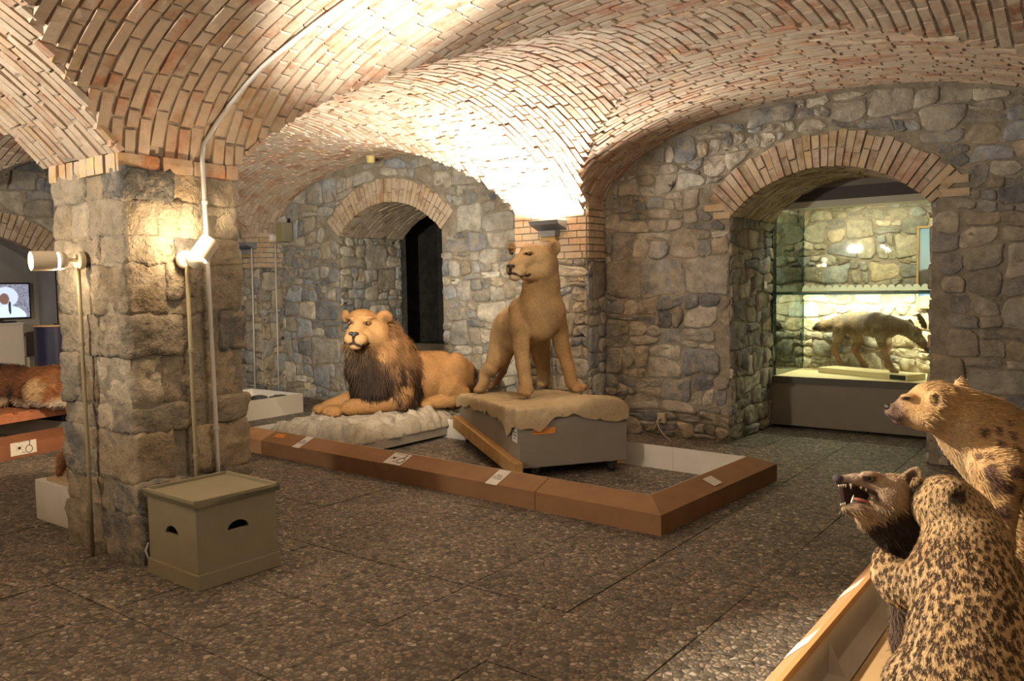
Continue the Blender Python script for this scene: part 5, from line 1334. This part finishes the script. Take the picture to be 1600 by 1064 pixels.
s.cone((805, 510, dh+.55, 30), (842, 496, dh+.2, 33), .06).chain([(805, 510, dh+.55, 30), (799, 516, dC-.1, 29), (797, 522, dC+.12, 28)], .05)
s.cone((802, 530, dC-.2, 18), (840, 512, dh+.34, 18), .05)
s.chain([(814, 485, dh+.18, 20), (813, 515, dA+.12, 16), (814, 542, dA+.08, 12.5), (817, 570, dA+.04, 10.5), (821, 596, dA+.02, 10), (822, 606, dA, 10.5)], .03)
s.ell((821, 610, dA-.03), (.080, .043, .10), k=.02)
s.chain([(866, 485, dh+.16, 18), (872, 515, dB+.0, 15), (879, 545, dB, 11.5), (888, 575, dB+.01, 10), (893, 598, dB, 10)], .03)
s.ell((903, 605, dB-.05), (.10, .042, .09), k=.02)
for (x, y, d) in ((897, 609, dB-.12), (903, 610, dB-.12), (909, 609, dB-.10), (914, 606, dB-.07), (813, 613, dA-.09), (819, 615, dA-.11), (826, 615, dA-.11)): s.ell((x, y, d), (.024, .026, .032), k=.008)
s.chain([(789, 532, dC-.05, 25), (780, 556, dC-.06, 18), (770, 572, dC-.02, 12.5)], .04).chain([(770, 572, dC-.02, 13.5), (758, 584, dC+.06, 9), (756, 597, dC+.04, 8), (752, 606, dC, 8.5)], .015); s.ell((749, 609, dC-.03), (.060, .038, .085), k=.02)
s.chain([(838, 522, dD-.25, 22), (846, 555, dD-.12, 14), (849, 578, dD, 10), (848, 596, dD, 9)], .03); s.ell((848, 600, dD-.03), (.07, .04, .085), k=.02)
s.chain([(792, 535, dC+.22, 8), (792, 562, dC+.28, 6), (787, 580, dC+.26, 5), (776, 597, dC+.2, 4.5), (763, 604, dC+.12, 4.2), (757, 602, dC+.08, 4.2)], .012)
Q = Skin(s)
lns = thing('lioness', 'lioness standing with raised head on the wheeled stand', 'lioness', (*at(840, 610, dh)[:2], .58))
def lns_col(P):
    x, y, d = proj(P); n = fnoise(P, 6, 3); c = np.tile(np.array([.31, .195, .092]), (len(P), 1))*(.5+.95*n)[:, None]
    c = blend(c, .55*sstep(40, 20, np.hypot(x-830, y-410)), (.53, .37, .19))
    c = blend(c, .6*sstep(14, 8, np.hypot(x-805, y-432)), (.62, .50, .33))
    c = blend(c, .5*sstep(455, 540, y)*sstep(30, 8, np.abs(x-845)), (.52, .38, .20))
    c = blend(c, .55*sstep(592, 612, y), (.30, .17, .075))
    c = blend(c, .35*sstep(862, 885, x)*sstep(430, 520, y), (.40, .20, .075))
    e = np.minimum(Q.dist(P, [(865, 390)]), Q.dist(P, [(800, 387)])); c = blend(c, .75*sstep(.075, .03, e), (.13, .085, .045))
    c = blend(c, sstep(.018, .009, Q.dist(P, [(797.5, 422), (797.5, 427)])), (.04, .025, .018))
    c = blend(c, sstep(.018, .009, Q.dist(P, [(793.5, 428), (798, 427.5), (805, 428), (815, 432), (823, 431), (828, 429)])), (.03, .018, .014))
    c = blend(c, .8*sstep(.024, .012, np.minimum(Q.dist(P, [(796, 397), (800, 396)]), Q.dist(P, [(820, 397), (831, 395.5)]))), (.09, .045, .02))
    return c
mesh('body', Q.V, Q.F, M_COAT, lns, True, lns_col(Q.V))
eye(Q, 797.5, 397, 3.4, lns, dh, sink=.05, wide=1.1); eye(Q, 825.5, 396.5, 4.2, lns, dh, sink=.05, wide=1.35)
snout(Q, 798, 416.5, 6.6, 5.4, lns, dh-.28)
EYQ = [Q.hit(797.5, 396.5)[0], Q.hit(825.5, 396)[0], Q.hit(798, 417)[0]]
fur(Q, 36000, .017, .0038, lns_col, lns, lambda P, Nn: np.tile(np.array([-.25, .35, -.7]), (len(P), 1)), .14, lambda R: bare(R, EYQ, .038)*np.where(np.hypot(proj(R)[0]-812, proj(R)[1]-412) < 28, .5, 1.0), lenf=lambda P: np.where(np.hypot(proj(P)[0]-815, proj(P)[1]-410) < 34, .55, 1.0))

# ------------------------------------------------------------------ jackal in the case
bz = .64
e1, e2, e3 = gz(1316, 571, bz), gz(1350, 572, bz), gz(1398, 582, bz); e4 = gz(1386, 575, bz)
s = Sculpt(.007)
s.chain([(1320, 506, e1, 15), (1345, 505, e1-.15, 17), (1370, 508, e3+.27, 19), (1388, 512, e3+.14, 16)], .03)
s.chain([(1388, 506, e3+.14, 14), (1412, 512, e3+.03, 11), (1428, 521, e3-.04, 10)], .03).chain([(1428, 521, e3-.04, 10.5), (1440, 535, e3-.09, 6.5), (1452, 548, e3-.13, 4.2)], .02)
s.ell((1441, 502, e3-.06), (.030, .095, .020), [CR*.88+CU*.47, CU*.88-CR*.47, -CF], .01).ell((1424, 507, e3+.02), (.028, .065, .02), [CR*.9+CU*.4, CU*.9-CR*.4, -CF], .01)
s.chain([(1312, 504, e1, 11), (1295, 508, e1+.06, 7.5), (1282, 510, e1+.1, 7.5), (1272, 513, e1+.12, 3)], .02)
for pts in ([(1313, 512, e1-.02, 12), (1309, 530, e1, 7), (1303, 545, e1+.03, 4.2), (1310, 560, e1+.02, 3.2), (1315, 570, e1, 3.6), (1320, 572, e1-.03, 3)], [(1334, 514, e2+.02, 11), (1341, 531, e2+.02, 6.5), (1335, 546, e2+.04, 4.2), (1344, 560, e2+.02, 3.2), (1349, 570, e2, 3.6), (1354, 572, e2-.03, 3)],
            [(1374, 516, e3+.14, 11), (1378, 538, e3+.09, 5.5), (1386, 561, e3+.03, 3.9), (1396, 579, e3, 4), (1401, 581, e3-.03, 3.5)], [(1384, 516, e4+.05, 10), (1388, 538, e4, 5), (1384, 558, e4, 3.6), (1387, 572, e4, 3.6), (1392, 573, e4-.03, 3)]): s.chain(pts, .02)
J = Skin(s)
jk = thing('jackal', 'striped grey-tan jackal with lowered head inside the display case', 'jackal', (*at(1360, 580, e2)[:2], bz))
def jk_col(P):
    x, y, d = proj(P); n = fnoise(P, 16, 3); c = np.tile(np.array([.155, .10, .05]), (len(P), 1))
    c = blend(c, sstep(512, 496, y)*(.45+.55*(n > .5)), (.075, .06, .045)); c = blend(c, .5*sstep(515, 526, y)*(y < 535), (.30, .23, .14)); c = blend(c, .6*sstep(530, 545, y), (.25, .135, .06))
    c = blend(c, sstep(1284, 1274, x), (.02, .015, .012)); c = blend(c, .75*sstep(1436, 1452, x), (.05, .04, .03)); return c*(.7+.6*n)[:, None]
mesh('body', J.V, J.F, M_COAT, jk, True, jk_col(J.V)); eye(J, 1432, 522, 1.6, jk, e3, False)
fur(J, 14000, .028, .004, jk_col, jk, lambda P, Nn: np.tile(at(1280, 512, e1)-at(1420, 500, e3)+np.array([0, 0, -.4]), (len(P), 1)), .3)

# ------------------------------------------------------------------ spotted hyena
DH = 3.45
s = Sculpt(.0075)
s.chain([(1393, 643, DH, 9.5), (1404, 644, DH, 14), (1420, 638, DH, 20), (1443, 632, DH, 31)], .02).ell((1391, 637, DH), (.022, .016, .03), k=.012)
s.ell((1462, 630, DH+.01), (.085, .085, .085), k=.03).ell((1447, 648, DH-.02), (.075, .055, .07), k=.03).cone((1404, 655, DH, 8), (1435, 657, DH, 15), .015)
s.ell((1418, 620, DH-.035), (.035, .014, .025), k=.02)
s.chain([(1470, 640, DH+.01, 34), (1500, 652, DH+.03, 41), (1535, 680, DH+.06, 56), (1575, 712, DH+.08, 66), (1660, 725, DH+.12, 70), (1760, 745, DH+.16, 64), (1800, 755, DH+.18, 58)], .06)
s.cone((1560, 735, DH-.08, 40), (1562, 790, DH-.08, 26), .04)
gy = lambda x, d, z=.085: float(proj(at(x, 532, d)*np.array([1, 1, 0])+np.array([0, 0, z]))[1])
for (x, d, bend) in ((1560, DH-.08, 4), (1590, DH+.22, 0), (1790, DH+.02, -22), (1815, DH+.32, -22)):
    g = gy(x, d); s.chain([(x, 770, d, 27), (x+bend, 850, d, 17), (x-bend*.4, g-45, d, 11.5), (x-3, g-10, d, 11)], .02); s.ell((x-9, g-6, d), (.05, .022, .04), k=.012)
s.chain([(1835, 750, DH+.2, 9), (1860, 800, DH+.22, 8), (1862, 850, DH+.22, 9)], .02)
earD = dirpx(-.55, .1, -.75)
pe = at(1463, 624, DH-.09); s.ell(pe, (.033, .047, .024), [np.cross(CU, earD), CU, earD], .01); s.ell(pe+earD*.022+CU*.004, (.021, .033, .022), [np.cross(CU, earD), CU, earD], .005, neg=True)
s.ell((1499, 604, DH+.10), (.025, .035, .02), k=.01)
H = Skin(s)
hy = thing('spotted_hyena', 'tan hyena with dark spots standing behind the leopard', 'hyena', (*at(1600, 900, DH+.1)[:2], .085))
SP = [(1535, 675, 6), (1557, 672, 5), (1560, 695, 6), (1528, 712, 6), (1543, 715, 4), (1546, 736, 9), (1581, 736, 8), (1555, 758, 10), (1575, 762, 7), (1598, 742, 7), (1588, 700, 5), (1595, 775, 9), (1540, 782, 6), (1562, 800, 9), (1600, 805, 8), (1575, 660, 4), (1530, 795, 5), (1580, 680, 5)]
_r2 = random.Random(8)
SP += [(_r2.uniform(1610, 1820), _r2.uniform(690, 810), _r2.uniform(5, 10)) for _ in range(60)]
SPP = [(H.hit(x, y)[0], 1.15*r*DH/FPX) for x, y, r in SP]
SPP += [(p+CF*.36, r) for p, r in SPP[10:]]
def hy_col(P):
    x, y, d = proj(P); n = fnoise(P, 9, 3); c = np.tile(np.array([.50, .315, .145]), (len(P), 1))*(.75+.5*n)[:, None]
    c = blend(c, .5*sstep(655, 620, y)*sstep(1500, 1560, x), (.56, .37, .17))
    c = blend(c, .55*sstep(1530, 1505, x)*sstep(640, 670, y), (.60, .44, .26))
    c = blend(c, .9*sstep(1428, 1400, x-(y-640)*.2), (.13, .085, .078))
    c = blend(c, .85*sstep(.013, .006, H.dist(P, [(1388, 649), (1396, 654), (1406, 656)])), (.05, .03, .03))
    c = blend(c, .9*sstep(.012, .006, H.dist(P, [(1412, 623), (1419, 623)])), (.05, .03, .02))
    c = blend(c, .75*sstep(.030, .016, np.linalg.norm(P-(pe+earD*.012), axis=1)), (.12, .075, .055))
    for p, r in SPP:
        q = np.linalg.norm((P-p)*np.array([1, 1, .8]), axis=1); c = blend(c, .90*sstep(r*1.25, r*.75, q+(n-.5)*.004), (.085, .042, .034))
    return c
mesh('body', H.V, H.F, M_COAT, hy, True, hy_col(H.V)); eye(H, 1415.5, 622.5, 3.6, hy, DH, False, .05)
ball('nose', at(1387, 636, DH), (.016, .016, .022), M_NOSE, hy)
fur(H, 60000, .030, .0034, hy_col, hy, lambda P, Nn: np.tile(CR*1.0-CU*.35, (len(P), 1)), .15, lambda R: bare(R, [H.hit(1415.5, 622.5)[0]], .018)*np.where(proj(R)[0] < 1430, .35, np.where(proj(R)[0] > 1640, .4, 1.0)), curl=.13, var=.22, lenf=lambda P: np.where(proj(P)[0] < 1440, .4, 1.0+.6*sstep(660, 620, proj(P)[1])*sstep(1490, 1540, proj(P)[0])))

# ------------------------------------------------------------------ striped hyena caught by the neck
DS = 2.92
s = Sculpt(.006)
s.chain([(1313, 750, DS-.02, 8), (1336, 750, DS-.02, 9.5), (1366, 755, DS-.02, 17), (1394, 769, DS, 28)], .014).ell((1308, 748, DS-.02), (.015, .015, .022), k=.008)
s.chain([(1319, 795, DS-.02, 5.5), (1340, 795, DS-.02, 11), (1370, 795, DS-.01, 17), (1396, 788, DS, 26)], .014).cone((1370, 776, DS-.01, 9), (1378, 776, DS-.02, 14), .012)
s.ell((1394, 774, DS-.05), (.055, .06, .04), k=.02).ell((1358, 741, DS-.05), (.03, .012, .022), k=.012).cone((1350, 806, DS, 9), (1390, 812, DS+.01, 22), .02)
s.chain([(1400, 783, DS+.02, 34), (1422, 825, DS+.06, 48), (1438, 885, DS+.10, 58), (1480, 950, DS+.22, 62), (1580, 960, DS+.5, 60), (1680, 965, DS+.75, 56)], .05)
s.cone((1350, 812, DS+.0, 12), (1385, 830, DS+.02, 26), .03)
g = gy(1412, DS+.06); s.chain([(1415, 925, DS+.07, 27), (1412, 1000, DS+.06, 18), (1412, g-30, DS+.06, 14), (1410, g-8, DS+.05, 13)], .03); s.ell((1402, g-6, DS+.04), (.045, .02, .035), k=.01)
g = gy(1470, DS+.3); s.chain([(1470, 960, DS+.3, 26), (1470, 1010, DS+.3, 16), (1470, g-8, DS+.3, 13)], .03)
for dd_ in (.7, .9): g = gy(1680, DS+dd_); s.chain([(1680, 965, DS+dd_, 34), (1690, 1010, DS+dd_, 18), (1680, g-8, DS+dd_, 13)], .03)
eD = dirpx(-.35, -.2, -.9); pe2 = at(1424, 748, DS-.02); up2 = dirpx(.55, -.6, 0.1); up2 = up2-eD*(up2 @ eD); up2 /= np.linalg.norm(up2)
s.ell(pe2, (.030, .050, .020), [np.cross(up2, eD), up2, eD], .012); s.ell(pe2+eD*.019+up2*.008, (.019, .034, .018), [np.cross(up2, eD), up2, eD], .005, neg=True)
T = Skin(s)
sh_ = thing('striped_hyena', 'snarling hyena with black neck fur bitten by the leopard', 'hyena', (*at(1440, 1000, DS+.15)[:2], .085))
def st_col(P):
    x, y, d = proj(P); n = fnoise(P, 11, 3); c = np.tile(np.array([.29, .20, .125]), (len(P), 1))*(.7+.6*n)[:, None]
    c = blend(c, .5*sstep(765, 748, y)*sstep(1380, 1340, x), (.30, .23, .19))
    c = blend(c, .6*sstep(786, 800, y)*sstep(1400, 1370, x), (.37, .27, .165))
    dark = sstep(0, 16, (y-806)+(x-1380)*.50+(n-.5)*22)*sstep(0, 10, y-780+(n-.5)*10); c = blend(c, .97*dark, (.016, .010, .008))
    stripes = (np.sin((P[:, 2]*95+n*3)) > .1); c = blend(c, .8*sstep(925, 950, y)*stripes, (.11, .075, .055))
    c = blend(c, .5*sstep(925, 950, y)*~stripes, (.17, .12, .085))
    c = blend(c, .9*sstep(.016, .007, T.dist(P, [(1310, 760), (1322, 757), (1345, 763), (1368, 772)])), (.05, .03, .03))
    c = blend(c, .9*sstep(.014, .006, T.dist(P, [(1314, 790), (1338, 784), (1370, 779)])), (.05, .03, .03))
    c = blend(c, sstep(12, 7, np.hypot(x-1309, y-749)), (.05, .04, .045))
    c = blend(c, .85*sstep(.022, .014, T.dist(P, [(1356, 747), (1362, 748)])), (.10, .06, .045))
    c = blend(c, .85*sstep(.034, .018, np.linalg.norm(P-(pe2+eD*.01), axis=1)), (.05, .03, .022))
    return c
mesh('body', T.V, T.F, M_COAT, sh_, True, st_col(T.V)); eye(T, 1359, 748, 6.2, sh_, DS, False, 0.0)
# mouth: dark gullet, tongue and teeth
gl_ = [at(x, y, DS-.005) for x, y in ((1316, 757), (1340, 757), (1366, 766), (1372, 778), (1345, 788), (1321, 792))]
b = MB(); b.prism(gl_, CF*.03); b.build('gullet', M_MOUTH, sh_)
ball('tongue', at(1346, 782, DS-.02), (.034, .007, .018), M_TONGUE, sh_, [CR*.97-CU*.25, CU*.97+CR*.25, -CF])
def tooth(x, y, dx, dy, r, d):
    a = at(x, y, d); e = at(x+dx, y+dy, d); b = MB(); b.tube([a, a*.45+e*.55, e], [r, r*.75, r*.12], 7); b.build('tooth', M_TOOTH, sh_, True)
for k in range(4): tooth(1311+k*3.4, 757.5-k*.3, -.3+.2*k, 4+.5*k, .0030, DS-.042)
tooth(1329, 756, .8, 9, .0048, DS-.045); tooth(1331, 786, 3, -13, .0052, DS-.043)
for k in range(3): tooth(1314+k*3.2, 790-k*.8, .2, -4, .0027, DS-.038)
for k in range(2): tooth(1345+k*8, 760+k*3, 0, 4.5, .0046, DS-.04)
fur(T, 60000, .026, .0026, st_col, sh_, lambda P, Nn: np.tile(CR*.8-CU*.8, (len(P), 1)), .22, lambda R: bare(R, [T.hit(1359, 748)[0]], .030)*np.where(proj(R)[0] < 1372, .45, 1.0), curl=.25, seed=4, lenf=lambda P: np.where(proj(P)[1] < 790, .45, 1.3))
# whiskers at the chin
rr = random.Random(5)
for k in range(7):
    a = at(1318+k*2.5, 797+k*1.2, DS-.03); b = MB(); b.tube([a, a-CU*.018-CR*.002+CF*rr.uniform(-.01, .01), a-CU*rr.uniform(.03, .045)-CR*rr.uniform(0, .012)], [.0009, .0007, .0003], 4); b.build('whisker', M_BLACK, sh_)

# ------------------------------------------------------------------ leopard seen from behind
DL = 2.70
s = Sculpt(.0065)
s.ell((1478, 787, DL+.10), (.098, .098, .115), k=.02).chain([(1470, 800, DL+.16, 38), (1452, 806, DL+.22, 30), (1440, 808, DL+.26, 24)], .03)
s.ell((1453, 793, DL+.12), (.05, .065, .06), k=.03).ell((1518, 800, DL+.09), (.055, .06, .07), k=.03)
s.chain([(1500, 805, DL+.09, 42), (1510, 835, DL+.06, 52), (1509, 870, DL+.03, 60)], .03)
s.chain([(1506, 875, DL+.03, 64), (1512, 930, DL+.0, 74), (1512, 1000, DL-.06, 82), (1508, 1075, DL-.12, 92), (1508, 1130, DL-.12, 88)], .05)
s.chain([(1462, 890, DL+.05, 38), (1440, 910, DL+.12, 34), (1410, 915, DL+.20, 31), (1392, 895, DL+.24, 27), (1385, 872, DL+.27, 20)], .035)
s.chain([(1560, 895, DL+.06, 36), (1578, 930, DL+.16, 28), (1565, 960, DL+.30, 24), (1530, 940, DL+.42, 20)], .035)
for (x, sx) in ((1440, -1), (1578, 1)):
    d = DL-.05; g = gy(x, d); s.chain([(x, 1085, d-.02, 62), (x+sx*18, 1130, d-.05, 48), (x+sx*12, g-55, d+.05, 26)], .05); s.chain([(x+sx*12, g-55, d+.05, 24), (x+sx*10, g-14, d+.02, 16)], .02); s.ell((x+sx*10, g-8, d+.06), (.05, .024, .08), k=.015)
g = gy(1620, DL-.1); s.chain([(1520, 1150, DL-.25, 20), (1580, g-20, DL-.3, 13), (1660, g-14, DL-.22, 11), (1720, g-12, DL-.05, 10)], .03)
eR = dirpx(.25, -.1, .9)
for (cx, cy, dd_, w_, h_, lean) in ((1434, 757, .13, .026, .030, -.5), (1494, 764, -.005, .034, .032, .30)):
    p = at(cx, cy, DL+dd_); ny = np.array(CU)*.75-CF*.5*(dd_ < 0)+CR*lean*.4; ny /= np.linalg.norm(ny); nx = np.cross(ny, CF); nx /= np.linalg.norm(nx); nz = np.cross(nx, ny); s.ell(p, (w_, h_, .013), [nx, ny, nz], .006)
K = Skin(s)
lp_ = thing('leopard', 'leopard seen from behind, reared up and biting the striped hyena', 'leopard', (*at(1510, 1150, DL)[:2], .085))
def scatter(V, keep, dmin, seed):
    rg = np.random.default_rng(seed); idx = np.nonzero(keep)[0]; rg.shuffle(idx); cell = {}; out = []
    for i in idx:
        p = V[i]; c = tuple(np.floor(p/dmin).astype(int)); ok = True
        for dx in (-1, 0, 1):
            for dy in (-1, 0, 1):
                for dz in (-1, 0, 1):
                    for q in cell.get((c[0]+dx, c[1]+dy, c[2]+dz), ()):
                        if ((p-q)**2).sum() < dmin*dmin: ok = False; break
                    if not ok: break
                if not ok: break
            if not ok: break
        if ok: cell.setdefault(c, []).append(p); out.append(p)
    return np.array(out)
headv = K.px[:, 1] < 842
S1 = scatter(K.V, ~headv, .0205, 1); S2 = scatter(K.V, headv, .0150, 2)
KT = []
for S_ in (S1, S2):
    kt = KDTree(len(S_))
    for i, p in enumerate(S_): kt.insert(p, i)
    kt.balance(); KT.append(kt)
def near(kt, P): return np.array([kt.find(p)[2] for p in P])
def lp_col(P):
    x, y, d = proj(P); n = fnoise(P, 10, 3); n2 = fnoise(P+3, 75, 2)
    c = np.tile(np.array([.50, .33, .165]), (len(P), 1))*(.8+.4*n)[:, None]
    c = blend(c, .5*sstep(1465, 1435, x)*sstep(870, 900, y), (.58, .43, .25)); c = blend(c, .35*sstep(840, 800, y), (.54, .39, .22))
    d1, d2 = near(KT[0], P), near(KT[1], P); hd = y < 842
    q = d1+(n2-.5)*.010
    ring = sstep(.0122, .0102, q)*sstep(.0012, .0034, q); core = sstep(.0122, .0102, q)
    cb = blend(blend(c, .75*core, (.34, .185, .08)), .94*ring, (.030, .018, .012))
    ch = blend(c, .95*sstep(.0074, .0052, d2+(n2-.5)*.006), (.035, .022, .015))
    c = np.where(hd[:, None], ch, cb)
    for (cx, cy, dd_) in ((1436, 762, .13), (1497, 774, -.005)):
        e = np.linalg.norm(P-at(cx, cy, DL+dd_), axis=1); c = blend(c, .92*sstep(.036, .024, e), (.025, .016, .012))
    return c
mesh('body', K.V, K.F, M_COAT, lp_, True, lp_col(K.V))
fur(K, 120000, .015, .0022, lp_col, lp_, lambda P, Nn: np.tile(np.array([0, 0, -1.])-CF*.3, (len(P), 1)), .22, lambda R: np.where((R-CAM0) @ CF < DL+.22, 1.0, .35)*np.where(R[:, 2] > .12, 1, .3), curl=.14, seed=6, var=.22)

# ------------------------------------------------------------------ resting dogs on the pallet, small animal on the plinth
def dog(label, x0, d, flip, cols, seed, rough):
    z0 = ZP+.005; g = lambda x, dd: gy(x, dd, z0); s = Sculpt(.011); f = -1 if flip else 1
    b0 = g(x0, d)
    s.chain([(x0-30*f, b0-32, d, 30), (x0, b0-30, d+.05, 32), (x0+30*f, b0-31, d+.1, 30)], .06)
    s.cone((x0+26*f, b0-24, d-.12, 26), (x0+8*f, b0-12, d-.2, 13), .04).cone((x0+8*f, b0-10, d-.2, 10), (x0-12*f, b0-7, d-.25, 7.5), .03)
    s.chain([(x0-30*f, b0-34, d-.05, 26), (x0-48*f, b0-36, d-.12, 20), (x0-58*f, b0-30, d-.2, 16)], .05).cone((x0-60*f, b0-26, d-.22, 14), (x0-70*f, b0-18, d-.28, 10), .03)
    s.cone((x0-38*f, b0-16, d-.15, 14), (x0-52*f, b0-8, d-.3, 9), .03).cone((x0-52*f, b0-7, d-.3, 8.5), (x0-66*f, b0-6, d-.36, 7), .02)
    s.ell((x0-46*f, b0-40, d-.2), (.04, .08, .03), k=.02)
    s.chain([(x0+52*f, b0-22, d+.1, 10), (x0+58*f, b0-10, d, 9), (x0+45*f, b0-7, d-.1, 8)], .03)
    k_ = Skin(s); t = thing('dog', label, 'dog', (*at(x0, b0, d)[:2], z0))
    def col(P):
        n = fnoise(P+seed, 3.2, 3); n2 = fnoise(P, 14, 2); c = np.tile(np.array(cols[0]), (len(P), 1)); c = blend(c, sstep(.48, .56, n), cols[1]); c = blend(c, sstep(z0+.14, z0+.06, P[:, 2]+(n2-.5)*.06), cols[2]); return c*(.7+.6*n2)[:, None]
    mesh('body', k_.V, k_.F, M_COAT, t, True, col(k_.V))
    ball('nose', at(x0-74*f, b0-19, d-.30), (.02, .018, .02), M_NOSE, t)
    fur(k_, 14000, .055, .006, col, t, lambda P, Nn: np.tile(CR*f-CU*.8, (len(P), 1)), .3, seed=seed)
dog('brown and cream long-haired dog lying on the pallet beside the pillar', 92, 8.75, True, ((.30, .13, .055), (.50, .34, .18), (.70, .62, .52)), 3, 0)
dog('dark brown long-haired dog lying on the pallet under the screen', -8, 8.95, True, ((.16, .07, .035), (.05, .035, .028), (.48, .36, .24)), 9, 0)
s = Sculpt(.008)
p0 = np.array([-5.84, 2.74, .50]); s.cone((p0, .075), (p0+[.16, .03, .05], .08), .03).cone((p0+[.16, .03, .05], .07), (p0+[.25, .02, .16], .05), .03)
for (dx, dy) in ((-.02, -.05), (-.02, .05), (.17, -.04), (.17, .06)): s.cone((p0+[dx, dy, -.02], .04), (p0+[dx-.01, dy, -.17], .018), .02)
s.cone((p0+[-.06, -.03, .05], .035), (p0+[-.14, -.06, -.05], .045), .02).cone((p0+[-.14, -.06, -.05], .045), (p0+[-.21, -.07, -.165], .022), .02)
R_ = Skin(s); t = thing('fox', 'small red-brown furred animal on the white plinth behind the pillar', 'fox', (-5.7, 2.74, .312))
rc = lambda P: np.tile(np.array([.33, .16, .075]), (len(P), 1))*(.7+.6*fnoise(P, 14, 2))[:, None]
mesh('body', R_.V, R_.F, M_COAT, t, True, rc(R_.V)); fur(R_, 7000, .03, .004, rc, t, lambda P, Nn: np.tile(np.array([-.6, 0, -.8]), (len(P), 1)), .3)
